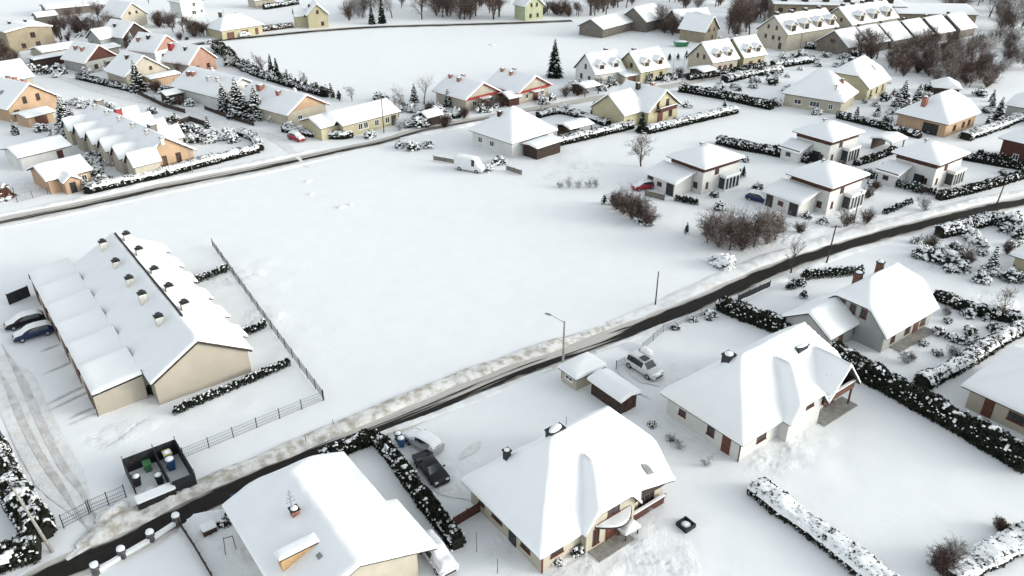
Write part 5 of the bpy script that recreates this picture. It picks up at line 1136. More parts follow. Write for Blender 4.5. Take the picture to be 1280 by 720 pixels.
T((755, 255), thuja_lib(1, .3, 1.6, .5), 'small dark conifer left of the clump before the red car', 'shrub', 'thuja_shrub')
T((766, 256), thuja_lib(2, .3, 1.9, .5), 'slightly taller dark conifer beside it in the same clump', 'shrub', 'thuja_shrub')
T((858, 293), thuja_lib(3, .3, 1.9, .35), 'lone dark narrow conifer left of the large bare clump', 'shrub', 'thuja_shrub')
for i, x in enumerate((700, 712, 724, 736, 745)):
    T((x, 235-abs(x-722)*.02), BS(i % 3+1, 'twig_frost', 1.3+.5*(i % 2), 1.0, .8), 'frosted weed clump in the open field near the red car', 'weeds', 'weed_clump', 'frosted weeds in the field')
for i, (x, y, v, h, lb) in enumerate(((1056, 283, 1, 2.6, 'bare shrub at the foot of the roadside lamp before the villas'), (1082, 280, 2, 2.4, 'bare shrub just right of the roadside lamp'), (1155, 263, 3, 2.4, 'frosty roadside shrub below the rightmost villa'), (1075, 250, 2, 1.6, 'round shrub by the bay of the third villa'), (1000, 292, 1, 1.6, 'low bare shrub on the verge before the third villa'))):
    T((x, y), BS(v, 'twig_frost' if i == 2 else 'twig', h, 1, 1.2), lb, 'shrub', 'bare_shrub')
for i, (x, y, s, lb) in enumerate(((1152, 322, 1.2, 'snow-laden bush left of the dark garden bushes by the road'), (1168, 326, 1.5, 'dark snow-flecked bush in the roadside garden at right'), (1186, 331, 1.5, 'largest dark bush of the roadside garden at right'), (1198, 338, 1.2, 'snowy dark bush next to the leafless round shrub'), (1265, 285, 1.6, 'dark bush by the road at the right edge'), (1250, 280, 1.3, 'smaller dark bush left of the one by the right edge'), (1276, 296, 1.4, 'snow-heaped bush below the dark bush at the right edge'), (1225, 352, 1.0, 'dark low bush at the foot of the slim snow-laden conifer'), (1264, 350, 1.2, 'snowy bush by the small yellow house at the right edge'))):
    T((x, y), bush_lib(i % 4, .9 if 'laden' in lb or 'heap' in lb else .55, 1.1, 1.3), lb, 'bush', 'snowy_bush', s=s)
T((1172, 712), BS(1, 'twig_red', 2.3, 1.1, 1.7), 'dark brown leafless bush at the bottom right', 'shrub', 'bare_shrub', s=1.0)
T((1194, 700), BS(2, 'twig_frost', 1.9, 1.1, 1.5), 'frosted twiggy bush right beside the dark brown leafless bush', 'shrub', 'bare_shrub', s=1.0)
T((1250, 661), BS(3, 'twig', 1.1, 1.1, 1.8), 'small round leafless bush behind the corner hedge', 'shrub', 'bare_shrub')
T((1210, 395), bush_lib(2, .9, .9, .9), 'snow-covered bush in the garden of the steep house', 'bush', 'snowy_bush')
T((1004, 372), thuja_lib(0, .5, 1.2, .5), 'small snowy conifer in front of the grey garage', 'shrub', 'thuja_shrub')
T((190, 492), bush_lib(3, .05, .5, 1.0), 'dark round bush in the corner of the beige terrace wall', 'bush', 'snowy_bush')
for i, (x, y, s, cv, lb) in enumerate(((844, 411, .55, .4, 'dark shrub beside the garden fence pillar by the road'), (866, 401, .5, .5, 'small shrub midway along the roadside garden fence'), (887, 397, .8, .95, 'snow-covered shrub before the dense dark hedge'), (815, 533, .45, .3, 'small grey shrub by the wall of the white hipped house'), (838, 550, .4, .3, 'tiny shrub on the boundary left of the white hipped house'), (660, 625, .01, 0, ''))):
    if lb: T((x, y), bush_lib(i % 4, cv, 1.0, 1.1), lb, 'bush', 'snowy_bush', s=s)
for i, (x, y, lb) in enumerate(((838, 551, 'low twiggy plant on the boundary between the two big front houses'), (850, 561, 'second low twiggy plant on that boundary, nearer the camera'), (885, 581, 'frosted twig clump at the near end of that boundary'), (826, 624, 'frosted twig clump beside the beige balcony house'), (805, 640, 'bare twigs by the corner of the beige balcony house'))):
    T((x, y), BS(i % 3+1, 'twig_frost', .9, 1.2, .8), lb, 'shrub', 'bare_shrub')
# yards: bushes of the older quarter
BU = [((40, 90), 1.6, .7, 'snowy dark bush below the open-fronted shed'), ((56, 92), 1.8, .6, 'broad dark bush by the lane left of the red and brown gable'), ((72, 88), 1.4, .8, 'snow-topped bush between shed and red and brown gable'), ((108, 92), 1.5, .8, 'snow-mantled bush before the red and brown gable'), ((128, 88), 1.2, .7, 'bush at the right corner of the red and brown gable'), ((10, 92), 2.0, .2, 'dark bush at the left edge above the orange house'), ((5, 62), 2.2, .3, 'dark shrub mass at the left edge below the tan house'), ((147, 47), 1.6, .4, 'dark bush between the dark brown gable and the cream gable'), ((205, 116), 1.4, .6, 'dark snowy bush before the ochre lean-to'), ((215, 130), 1.4, .5, 'dark bush on the lane verge before the ochre lean-to'), ((238, 132), 1.3, .8, 'snow-covered bush on the lane right of the ochre lean-to'), ((184, 112), 1.3, .8, 'snow-covered bush at the foot of the snowy fir'), ((172, 146), 1.2, .5, 'dark bush behind the stepped terrace'), ((190, 142), 1.2, .5, 'second dark bush behind the stepped terrace'), ((215, 152), 1.5, .3, 'dark bush in the yard behind the orange end gable'), ((228, 165), 1.8, .25, 'wide dark bush before the orange end gable yard'), ((245, 168), 1.4, .4, 'dark snowy bush at the end of the terrace yard'), ((110, 205), 1.3, .8, 'snowy bush before the orange end gable'), ((125, 198), 1.5, .8, 'big snowy bush left of the orange end gable'), ((140, 205), 1.2, .9, 'snow-heaped bush below the terrace gables'), ((98, 208), 1.2, .3, 'dark bush right of the small orange bungalow'), ((3, 248), 2.2, .3, 'russet bush at the left edge beside the lane gate'), ((362, 163), 1.4, .8, 'snow-covered bush before the red-edged gable'), ((345, 152), 1.4, .6, 'dark snowy bush under the red-edged gable'), ((395, 168), 1.4, .7, 'snow-dotted bush left of the bungalow'), ((462, 172), 1.2, .95, 'round snow-capped bush beside the street lamp'), ((525, 158), 1.8, .75, 'snow-heaped bush in the garden right of the bungalow'), ((545, 142), 1.6, .8, 'snow-covered bush under the frosted trees'), ((475, 126), 1.8, .4, 'dark snowy bush behind the lamp'), ((500, 184), 1.1, .8, 'snowy bush on the field edge left of the van'), ((515, 187), 1.4, .6, 'dark snow-flecked bush on the field edge'), ((535, 184), 1.2, .9, 'white snow-clad bush on the field edge'), ((610, 213), 1.0, .9, 'snow-clad bush behind the parked van'), ((622, 205), 1.4, .7, 'dark snowy bush between van and hipped house'), ((704, 140), 1.4, .6, 'snowy bush before the second red-gabled house'), ((680, 130), 1.3, .6, 'dark bush under the second red gable'), ((716, 112), 1.6, .8, 'snow-topped bush right of the tall fir'), ((765, 106), 1.3, .6, 'dark bush before the white semi'), ((752, 112), 1.6, .5, 'broad dark bush left of the ochre house roof'), ((770, 150), 1.2, .85, 'snowy bush at the left gable of the ochre house'), ((858, 134), 1.2, .8, 'snowy bush at the right gable of the ochre house'), ((1065, 118), 1.6, .3, 'dark bush at the right of the pyramid-roofed house'), ((1080, 122), 1.6, .5, 'dark snowy bush below the yellow-walled house'), ((1105, 126), 1.6, .5, 'snow-flecked bush left of the white firs'), ((1160, 113), 1.4, .4, 'dark bush left of the pavilion'), ((968, 132), 1.5, .8, 'snow-covered bush left of the pyramid-roofed house'), ((965, 105), 1.8, .4, 'dark bush on the slope above the pyramid-roofed house'), ((1020, 143), 1.2, .7, 'snowy bush by the power pole at the pyramid-roofed house'), ((1000, 72), 1.8, .7, 'snow-white bush before the four-dormer terrace'), ((1225, 120), 1.6, .6, 'snowy bush behind the orange house'), ((1215, 170), 1.1, .8, 'round snowy bush at the orange house corner'), ((1256, 196), 1.1, .7, 'snowy bush before the brown banded house'), ((1028, 280), .9, .5, 'small dark bush on the verge before the third villa'), ((892, 246), .8, .2, 'dark round conifer bush by the corner of the first villa')]
for i, (p, s, cv, lb) in enumerate(BU): T(p, bush_lib(i % 4, .95 if cv > .85 else (.7 if cv > .65 else (.5 if cv > .45 else .25)), 1.0, 1.05, 'leaf_brown' if 'russet' in lb else 'leaf', 140), lb, 'bush', 'snowy_bush', s=s)
# bare trees of the older quarter
for i, (x, y, h, c, lb) in enumerate(((66, 46, 6.5, 'twig_red', 'reddish bare tree right of the tan two-storey house'), (77, 47, 7, 'twig_red', 'taller reddish bare tree by the open-fronted shed'), (90, 38, 5, 'twig', 'bare tree behind the open-fronted shed roof'), (100, 24, 5, 'twig', 'bare tree beside the long low grey building'), (122, 20, 6, 'twig', 'brown bare tree left of the cream square-windowed gable'), (135, 22, 5.5, 'twig', 'second brown bare tree left of the cream square-windowed gable'), (118, 46, 4.5, 'twig_red', 'reddish bare bush tree above the red and brown gable'), (130, 50, 4, 'twig_red', 'small reddish bare tree left of the dark brown gable'), (8, 78, 5, 'twig_red', 'bare reddish tree at the left edge below the tan house'), (218, 35, 5.5, 'twig', 'bare tree below the tall white house'), (230, 42, 6, 'twig', 'wide bare tree between the tall white house and the pink gable'), (243, 44, 5.5, 'twig_red', 'bare tree left of the ochre garages'), (255, 46, 5, 'twig_red', 'bare reddish tree nearest the ochre garages'), (198, 30, 4.5, 'twig', 'bare tree right of the cream square-windowed gable'), (186, 4, 6, 'twig', 'dark tree at the top edge left of the tall white house'), (225, 95, 4, 'twig_red', 'bare purple-brown tree below the salmon pink gable'), (228, 112, 3.6, 'twig', 'bare tree beside the ochre lean-to'), (250, 118, 3.4, 'twig_frost', 'frosted tree before the long stepped roof'), (262, 124, 3, 'twig_frost', 'small frosted tree at the low eave of the stepped roof'))):
    T((x, y), BT(i % 4+1, c, h, 1.1, 1.4), lb)
# woods at the top of the picture: each trunk that can be told apart
rng = random.Random(21)
def wood(n, poly, h0, h1, cols, label, group, shrub=.3, hs=1.3):
    k = 0; xs = [p[0] for p in poly]; ys = [p[1] for p in poly]
    while k < n:
        x, y = rng.uniform(min(xs), max(xs)), rng.uniform(min(ys), max(ys)); c = False
        for (xa, ya), (xb, yb) in zip(poly, poly[1:]+poly[:1]):
            if (ya > y) != (yb > y) and x < (xb-xa)*(y-ya)/(yb-ya)+xa: c = not c
        if not c: continue
        v = rng.randrange(1, 5); h = hs*rng.choice((h0, (h0+h1)/2, h1)); cl = rng.choice(cols)
        T((x, y), BS(v, cl, h*.8, 1.0, 1.6) if rng.random() < shrub else BT(v, cl, h, 1.0, 1.6), label, 'tree', 'bare_tree', group); k += 1
wood(88, [(1092, 84), (1125, 66), (1160, 57), (1205, 50), (1222, 60), (1232, 90), (1240, 105), (1228, 115), (1200, 112), (1165, 100), (1120, 95)], 4.2, 6.5, ('twig', 'twig_red', 'twig_brown'), 'bare brown tree in the thicket below the stepped row', 'brown thicket below the stepped row', .55, .95)
wood(40, [(510, 27), (520, 6), (560, -2), (632, -4), (630, 24), (560, 26)], 6, 9, ('twig', 'twig'), 'bare tree in the wood strip beyond the upper road', 'wood strip beyond the upper road')
wood(26, [(735, 20), (738, -4), (800, -4), (800, 5), (770, 14), (755, 20)], 6, 9, ('twig',), 'bare tree in the wood behind the grey barns', 'wood behind the barns')
wood(16, [(815, 30), (860, 40), (880, 48), (870, 52), (830, 42), (805, 34)], 4, 6, ('twig',), 'bare tree in the yard before the grey barns', 'yard trees before the barns')
wood(26, [(905, 40), (915, 18), (945, 8), (962, 20), (955, 30), (945, 50), (920, 50)], 5, 8, ('twig', 'twig_red'), 'bare tree in the grove left of the four-dormer terrace', 'grove left of the terrace')
wood(52, [(1178, 26), (1180, -4), (1290, -6), (1290, 44), (1250, 40), (1215, 15)], 6, 9, ('twig', 'twig_frost', 'twig'), 'frosted bare tree on the wooded slope in the top right corner', 'wooded slope at the top right')
wood(22, [(1220, 52), (1290, 50), (1290, 92), (1248, 98), (1232, 80)], 3, 5, ('twig_frost', 'twig_frost', 'twig_red'), 'frosted shrub on the snowy slope right of the brown thicket', 'frosted shrubs right of the thicket', .8)
wood(18, [(425, 20), (455, 12), (505, 4), (510, 20), (470, 26), (430, 28)], 4, 6, ('twig_frost', 'twig'), 'frosted tree between the pale yellow house and the dark spruces', 'frosted trees by the spruces')
wood(14, [(670, 18), (690, 15), (735, 20), (735, 22), (690, 20)], 3, 5, ('twig',), 'bare tree in the row right of the lime yellow house', 'tree row by the lime yellow house')
wood(12, [(820, 8), (900, 14), (905, 6), (860, -2), (820, 0)], 5, 7, ('twig',), 'bare tree beyond the grey barns at the top edge', 'trees beyond the barns')
wood(10, [(1060, 74), (1095, 84), (1100, 72), (1080, 62)], 4, 6, ('twig', 'twig_red'), 'bare tree before the grey gabled end of the stepped row', 'trees before the grey gabled end')

def clear(x, y, m=.6):
    p = G(x, y)
    for root, rs, ro in HOUSES.values():
        a = root.rotation_euler.z; dx, dy = p.x-root.location.x, p.y-root.location.y; lx, ly = dx*math.cos(a)+dy*math.sin(a), -dx*math.sin(a)+dy*math.cos(a)
        if any(r.x0-m < lx < r.x1+m and r.y0-m < ly < r.y1+m for r in rs): return False
    for k in range(0, len(ROADPTS), 3):
        if (p.x-ROADPTS[k, 0])**2+(p.y-ROADPTS[k, 1])**2 < 16: return False
    return True
def scatter(n, poly, libs, label, cat, name, group):
    k = 0; tries = 0; xs = [p[0] for p in poly]; ys = [p[1] for p in poly]
    while k < n and tries < 4000:
        tries += 1; x, y = rng.uniform(min(xs), max(xs)), rng.uniform(min(ys), max(ys)); c = False
        for (xa, ya), (xb, yb) in zip(poly, poly[1:]+poly[:1]):
            if (ya > y) != (yb > y) and x < (xb-xa)*(y-ya)/(yb-ya)+xa: c = not c
        if c and clear(x, y): T((x, y), rng.choice(libs), label, cat, name, group, s=rng.uniform(.7, 1.35)); k += 1
SB = [bush_lib(i % 4, cv, 1.0, 1.05, 'leaf', 140) for i, cv in enumerate((.95, .7, .5, .7))]
scatter(62, [(0, 60), (60, 50), (150, 20), (290, 45), (270, 75), (240, 135), (170, 120), (60, 95), (0, 110)], SB+[bush_lib(1, .25, 1.0, 1.05, 'leaf', 140)]*2+[bare_lib(1, 'twig', 2.2, 1.1, 1.3, True), bare_lib(2, 'twig_red', 2.4, 1.1, 1.4, True)], 'snow-dusted garden shrub among the gabled houses at the upper left', 'shrub', 'garden_shrub', 'shrubs among the upper left houses')
scatter(38, [(60, 128), (240, 160), (330, 175), (240, 185), (215, 170), (130, 130)], SB, 'snow-heaped shrub in the back gardens of the stepped orange-ended terrace', 'shrub', 'garden_shrub', 'shrubs behind the orange-ended terrace')
scatter(22, [(0, 160), (70, 160), (130, 185), (170, 210), (110, 240), (100, 205), (60, 165)], SB, 'snowy shrub in the yards left of the orange-ended terrace', 'shrub', 'garden_shrub', 'shrubs left of the orange-ended terrace')
scatter(20, [(275, 80), (320, 95), (425, 125), (440, 128), (400, 112), (330, 88)], SB+[bare_lib(2, 'twig_frost', 3.6, 1.0, 1.2), conifer_lib(2, .5, h=2.8, r=.9)], 'small tree or shrub on the field edge behind the stepped roofs', 'shrub', 'field_edge_shrub', 'growth on the field edge')
scatter(26, [(470, 130), (560, 128), (580, 140), (640, 136), (720, 118), (740, 125), (640, 148), (560, 158), (500, 166)], SB+[bare_lib(3, 'twig_frost', 3.0, 1.0, 1.2), bare_lib(1, 'twig_red', 2.0, 1.1, 1.3, True)], 'snowy garden shrub around the red-trimmed houses', 'shrub', 'garden_shrub', 'shrubs around the red-trimmed houses')
scatter(30, [(850, 85), (975, 70), (1090, 62), (1080, 80), (960, 130), (860, 110)], SB, 'snow-loaded shrub on the slope before the far terraces', 'shrub', 'garden_shrub', 'shrubs on the slope before the far terraces')
scatter(24, [(1040, 118), (1120, 100), (1230, 118), (1285, 140), (1285, 165), (1200, 172), (1100, 150)], SB+[conifer_lib(2, .6, h=2.8, r=.9)], 'snowy garden shrub around the orange red-chimneyed house', 'shrub', 'garden_shrub', 'shrubs around the orange red-chimneyed house')
scatter(16, [(1140, 300), (1280, 270), (1280, 345), (1190, 345)], SB+[bare_lib(2, 'twig', 2.0, 1.1, 1.2, True)], 'snowy shrub in the roadside garden at the right edge', 'shrub', 'garden_shrub', 'shrubs of the roadside garden at right')

wood(20, [(60, 50), (110, 16), (150, 18), (140, 40), (118, 52), (90, 44)], 4, 6, ('twig', 'twig_red', 'twig_frost'), 'bare tree in the gardens between the tan house and the cream gable', 'trees between tan house and cream gable', .4, 1.0)
wood(16, [(195, 30), (215, 28), (262, 46), (255, 50), (205, 42)], 4, 6, ('twig', 'twig_red'), 'bare tree in the gardens below the tall white house', 'trees below the tall white house', .4, 1.0)
wood(10, [(0, 60), (14, 58), (20, 78), (10, 95), (0, 95)], 3, 5, ('twig', 'twig_red'), 'bare tree at the left edge below the tan two-storey house', 'trees at the left edge', .5, 1.0)

scatter(26, [(0, 55), (60, 45), (110, 50), (250, 95), (235, 120), (180, 112), (70, 85), (0, 100)], [bush_lib(i, .5, 1.0, 1.3, 'leaf', 140) for i in range(3)]+[conifer_lib(2, .6, h=3.4, r=1.2), bare_lib(3, 'twig_red', 3.0, 1.1, 1.4)], 'snow-flecked dark shrub or young tree by the old houses at upper left', 'shrub', 'yard_shrub', 'dark shrubs by the old houses')
scatter(22, [(560, 138), (700, 120), (760, 105), (860, 92), (960, 78), (960, 86), (850, 104), (760, 122), (640, 142)], [bush_lib(i, .7, 1.0, 1.05, 'leaf', 140) for i in range(3)]+[bare_lib(2, 'twig', 2.4, 1.1, 1.4, True), conifer_lib(1, .5, h=3, r=1.0)], 'snowy street-side shrub between the far dormered houses and the ochre house', 'shrub', 'street_shrub', 'shrubs along the far street')
scatter(18, [(880, 195), (1010, 205), (1280, 215), (1280, 225), (1120, 262), (1000, 285), (880, 260)], [bush_lib(i, .7, .7, .8, 'leaf', 140) for i in range(3)]+[bare_lib(1, 'twig', 1.5, 1.1, 1.2, True)], 'low snowy garden shrub around the white villas', 'shrub', 'garden_shrub', 'low shrubs around the villas')
scatter(14, [(1140, 400), (1240, 365), (1280, 400), (1170, 470), (1120, 460)], [bush_lib(i, .95, .55, .6, 'leaf', 140) for i in range(3)]+[bare_lib(2, 'twig_frost', 1.1, 1.1, 1.2, True)], 'small snow-covered shrub on the lawn right of the steep house', 'shrub', 'garden_shrub', 'small shrubs by the steep house')
# ------------------------------------------------------------------ fences, gates, poles
def fence(label, px, h, gap, style, mats, name='fence', cat='fence', group=None, world=None):
    pts = world or PX(*px); o0 = pts[0].copy(); root = empty(name, o0, 0, label, cat, group); pan = B(); total = 0
    for a, b in zip(pts, pts[1:]):
        d = b-a; L = d.length; d.normalize(); n = Vector((-d.y, d.x, 0)); k = max(1, int(round(L/gap)))
        def P(t, z, off=0): return (a-o0)+d*t+n*off+Vector((0, 0, z))
        for i in range(k+1):
            if i == 0 and a is not pts[0]: continue
            pb = B(); c = P(L*i/k, 0)
            if style == 'pillar':
                box(pb, c.x-.24, c.x+.24, c.y-.24, c.y+.24, -.1, h); o = obj('post', pb, root, mats[1])
                rw = Raw(); rw.blob((c.x, c.y, h+.02), .36, .34, .22, random.Random(i), 2, jit=.12); obj('snow_cap', rw.mesh('snow_cap', ['snowclump'], True), o)
            else: tube(pb, c+Vector((0, 0, -.1)), c+Vector((0, 0, h+.12)), .045, .045, 6); obj('post', pb, root, mats[1])
        def bar(t0, t1, z0, z1, th): 
            q = [P(t0, z0, -th), P(t1, z0, -th), P(t1, z0, th), P(t0, z0, th)]; r = [P(t0, z1, -th), P(t1, z1, -th), P(t1, z1, th), P(t0, z1, th)]
            lo = [pan.verts.new(v) for v in q]; hi = [pan.verts.new(v) for v in r]; pan.faces.new(hi); pan.faces.new(lo[::-1])
            for i in range(4): pan.faces.new((lo[i], lo[(i+1) % 4], hi[(i+1) % 4], hi[i]))
        if style == 'mesh':
            for z in (.1, .45, .8, h-.06): bar(0, L, z, z+.03, .012)
            for i in range(int(L/.16)): bar(i*.16, i*.16+.014, .08, h, .008)
        elif style == 'board':
            for i in range(4): bar(.03, L-.03, .06+i*(h-.1)/4, .03+(i+1)*(h-.1)/4, .025)
        elif style == 'solid': bar(0, L, 0, h, .04)
        elif style == 'pillar':
            bar(.2, L-.2, .0, .3, .12); bar(.2, L-.2, .34, .42, .15)
    obj('panel', pan, root, mats[0])
    return root
MG = ('metal_grey', 'metal_dark')
fence('thin grey mesh fence on posts along the road below the terraced row', [(230, 573), (404, 501)], 1.2, 2.3, 'mesh', MG)
fence('mesh fence running back from the road beside the open snowy field', [(405, 500), (375, 460), (340, 412), (300, 356), (266, 308)], 1.2, 2.6, 'mesh', ('metal_dark', 'metal_dark'))
fence('dark openwork sliding gate left of the driveway mouth', [(80, 660), (112, 643)], 1.4, 2.8, 'mesh', ('metal_dark', 'metal_dark'), 'gate', 'gate')
fence('dark openwork gate leaf right of the driveway mouth', [(114, 641), (158, 622)], 1.4, 1.9, 'mesh', ('metal_dark', 'metal_dark'), 'gate', 'gate')
fence('fence of stout pillars with round snow caps along the road in front', [(121, 717), (154, 697), (190, 676), (222, 655)], 1.0, 2.4, 'pillar', ('snowclump', 'stone_dark'))
fence('low dark side fence running from the last snow-capped pillar to the camera', [(225, 657), (245, 688), (266, 724)], .7, 1.5, 'board', ('wood_dark', 'wood_dark'))
fence('tall grey corner fence at the left edge above the snowy hedge', [(0, 545), (17, 570)], 1.5, 1.5, 'board', ('metal_grey', 'metal_dark'))
fence('white mesh gate across the drive beside the white car', [(770, 462), (799, 446)], 1.1, 3.2, 'mesh', MG, 'gate', 'gate')
fence('garden fence with stone pillars along the road behind the white car', [(803, 438), (829, 415), (858, 402), (893, 388)], 1.0, 2.9, 'mesh', ('metal_grey', 'concrete'))
fence('dark board fence by the road near the dense dark hedge', [(922, 377), (962, 359)], 1.0, 2.4, 'board', ('metal_dark', 'metal_dark'))
fence('red-brown wooden fence between the hedge and the beige balcony house', [(563, 662), (605, 637)], 1.2, 2.2, 'board', ('wood_red', 'wood_red'))
fence('glassy blue-grey gate of the driveway beside the small orange bungalow', [(22, 253), (60, 243)], 1.2, 2.8, 'mesh', MG, 'gate', 'gate')
fence('grey fence below the red car at the first villa', [(806, 245), (830, 251)], 1.1, 2.4, 'board', ('wood_grey', 'metal_dark'))
fence('grey picket fence at the foot of the white hipped house', [(633, 213), (652, 219)], 1.0, 1.6, 'board', ('wood_grey', 'wood_grey'))
fence('dark fence line on the long lot of the far dormered pair', [(848, 98), (890, 92), (930, 86)], 1.1, 3.5, 'board', ('wood_dark', 'wood_dark'))
fence('black boundary fence below the orange house with open garage', [(1098, 160), (1148, 173)], 1.1, 3, 'board', ('wood_dark', 'wood_dark'))
fence('weathered fence on the snowy verge left of the parked van', [(542, 200), (570, 205)], .9, 2.2, 'board', ('wood_grey', 'wood_grey'))
fence('thin dark fence at the left end of the terraced row', [(12, 381), (38, 370)], 1.5, 2.4, 'solid', ('screen', 'metal_dark'))
# --- bin shelter by the road
C0 = LOC(63.4, -7.5); root = empty('bin_shelter', C0, R(37), 'open-topped dark bin enclosure beside the road, cluttered and half full of snow', 'enclosure')
# local x = along the road to the right (-v), y = away from the road (u)
bm = B(); box(bm, -2.3, 2.3, 2.8, 2.9, -.1, 1.7); obj('back_wall', bm, root, 'screen')
bm = B(); box(bm, 2.301, 2.4, -2.9, 2.9, -.1, 1.7); obj('side_wall', bm, root, 'screen')
bm = B(); box(bm, -2.4, -2.301, -.6, 2.9, -.1, 1.6); obj('side_wall', bm, root, 'screen')
bm = B(); box(bm, .3, .38, -2.6, 2.79, -.1, 1.5); obj('partition', bm, root, 'screen')
bm = B(); box(bm, .4, 2.3, -2.9, -2.8, -.1, 1.6); obj('front_wall', bm, root, 'screen')
for x, y in ((-2.35, 2.85), (.34, 2.85), (2.35, 2.85), (2.35, -2.85), (.34, -2.7)):
    bm = B(); tube(bm, (x, y, -.1), (x, y, 2.1), .05, .05); obj('post', bm, root, 'metal_grey')
def local(px, py, C=C0, a=R(37)): return C+Vector((px*math.cos(a)-py*math.sin(a), px*math.sin(a)+py*math.cos(a), 0))
def bin_(P, a, m, label, s=1.0, snow=True, name='wheeled_bin', group=None):
    root = empty(name, P, a, label, 'bin', group); root.scale = (s, s, s)
    bm = B(); v = []
    for z, hw in ((.08, .24), (.95, .31)): v.append([bm.verts.new((x*hw, y*hw*1.1, z)) for x, y in ((-1, -1), (1, -1), (1, 1), (-1, 1))])
    bm.faces.new(v[0][::-1]); bm.faces.new(v[1])
    for i in range(4): bm.faces.new((v[0][i], v[0][(i+1) % 4], v[1][(i+1) % 4], v[1][i]))
    obj('body', bm, root, m)
    bm = B(); box(bm, -.34, .34, -.38, .37, .953, 1.03); box(bm, -.3, .3, .37, .45, .97, 1.03); obj('lid', bm, root, m)
    for sx in (-1, 1):
        bm = B(); tube(bm, (sx*.25, .34, .1), (sx*.31, .34, .1), .1, .1, 10); obj('wheel', bm, root, 'tyre')
    if snow:
        rw = Raw(); rw.blob((0, 0, 1.05), .33, .34, .16, random.Random(3), 2, jit=.06); obj('snow_cap', rw.mesh('snow_cap', ['snowclump'], True), root)
    return root
bin_(local(-.6, 1.9), .6, 'plastic_green', 'green bin inside the dark enclosure by its back wall', 1.05, False)
bin_(local(-1.9, .6), .7, 'plastic_black', 'black bin inside the enclosure at the left wall', 1.0)
bin_(local(-.2, -.4), .5, 'plastic_black', 'black bin inside the enclosure beside the partition', 1.0)
bin_(local(1.3, 2.1), .65, 'plastic_yellow', 'yellow bin inside the enclosure in its back right corner', 1.15, True)
bin_(local(1.2, .9), .6, 'plastic_blue', 'large blue bin inside the right compartment of the enclosure', 1.2, True)
root = empty('bin_box', LOC(60.6, -6.4), R(37), 'low black box with snow lid in front of the enclosure', 'storage box')
bm = B(); box(bm, -1.6, 1.6, -.5, .5, -.1, 1.05); obj('body', bm, root, 'plastic_black')
bm = B(); box(bm, -1.65, 1.65, -.55, .6, 1.053, 1.25); bmesh.ops.bevel(bm, geom=bm.edges[:], offset=.07, segments=2, affect='EDGES'); obj('snow_cap', bm, root, 'snow')
for q, r_, lb in (((-1.2, -1.0), .7, 'snow heap on the floor of the bin enclosure, left compartment'), ((.9, -1.6), .6, 'snow heap in the right compartment of the bin enclosure')):
    P = local(*q); rw = Raw(); rw.blob((P.x, P.y, .05), r_, r_*.8, .35, random.Random(4), 2, jit=.15); tag(obj('snow_mound', rw.mesh('snow_mound', ['snowclump'], True)), kind='structure')
# --- poles
def pole(px, h, label, lamp=None, cross=False, m='concrete', cat='pole', name='utility_pole', lean=0, r=.11):
    p = G(*px); root = empty(name, p, 0, label, cat)
    bm = B(); tube(bm, (0, 0, -.2), (lean, 0, h), r, r*.65, 8); obj('shaft', bm, root, m)
    if lamp:
        a = Vector((math.cos(lamp), math.sin(lamp), 0)); top = Vector((lean, 0, h-.15)); e = top+a*1.6+Vector((0, 0, .45))
        bm = B(); tube(bm, top, e, .035, .03, 6); obj('arm', bm, root, 'metal_grey')
        bm = B(); s = Vector((-a.y, a.x, 0)); vs_ = []
        for t, w_, z in ((0, .07, .05), (.25, .13, .08), (.7, .1, .05)):
            c = e+a*t; vs_.append([bm.verts.new(c+s*w_+Vector((0, 0, z))), bm.verts.new(c-s*w_+Vector((0, 0, z))), bm.verts.new(c-s*w_-Vector((0, 0, .04))), bm.verts.new(c+s*w_-Vector((0, 0, .04)))])
        bm.faces.new(vs_[0]); bm.faces.new(vs_[-1][::-1])
        for u, v in zip(vs_, vs_[1:]):
            for i in range(4): bm.faces.new((u[i], v[i], v[(i+1) % 4], u[(i+1) % 4]))
        obj('lamp_head', bm, root, 'metal_grey')
    if cross:
        bm = B(); box(bm, lean-.75, lean+.75, -.05, .05, h-.35, h-.25); obj('crossarm', bm, root, m)
        for x in (-.65, 0, .65):
            bm = B(); tube(bm, (lean+x, 0, h-.25 if x else h), (lean+x, 0, h-.05 if x else h+.18), .04, .03, 6); obj('insulator', bm, root, 'frame_white')
    return root
pole((703, 472), 7.2, 'concrete street lamp on a tall pole beside the pale snow-roofed hut', lamp=R(150), name='street_lamp', cat='street lamp', r=.15)
pole((819, 382), 4.9, 'plain dark post across the road from the white car', m='bark', r=.1)
pole((1033, 329), 5.9, 'wooden power pole at the road below the villas', cross=True, m='bark', r=.13, lean=.25)
pole((1245, 257), 3.8, 'leaning wooden pole at the road near the right edge', m='bark', r=.12, lean=.3)
pole((1067, 279), 4.2, 'pole with a round lamp by the bay of the third villa', lamp=R(60), m='bark', name='street_lamp', cat='street lamp', r=.1)
pole((480, 166), 7.6, 'wooden street lamp pole in front of the long bungalow', lamp=R(140), m='bark', name='street_lamp', cat='street lamp')
pole((66, 690), 7.0, 'grey concrete pole leaning over the dark hedge by the driveway', m='concrete', r=.14, lean=-1.2)
pole((241, 216), 7.5, 'slim grey pole rising from the clipped hedge by the orange gable', m='metal_grey', r=.09)
pole((1039, 140), 6.2, 'power pole with crossarm beside the pyramid-roofed house', cross=True, m='bark')
pole((840, 102), 7, 'street pole left of the ochre semi garden', m='metal_grey', r=.08)
pole((852, 108), 7.5, 'street pole at the start of the long dark hedge', m='metal_grey', r=.08)
pole((676, 140), 6.5, 'thin pole before the second red gable', m='metal_grey', r=.08)
pole((1000, 62), 8, 'thin pole between the white-topped hedges near the terrace', m='metal_grey', r=.08)
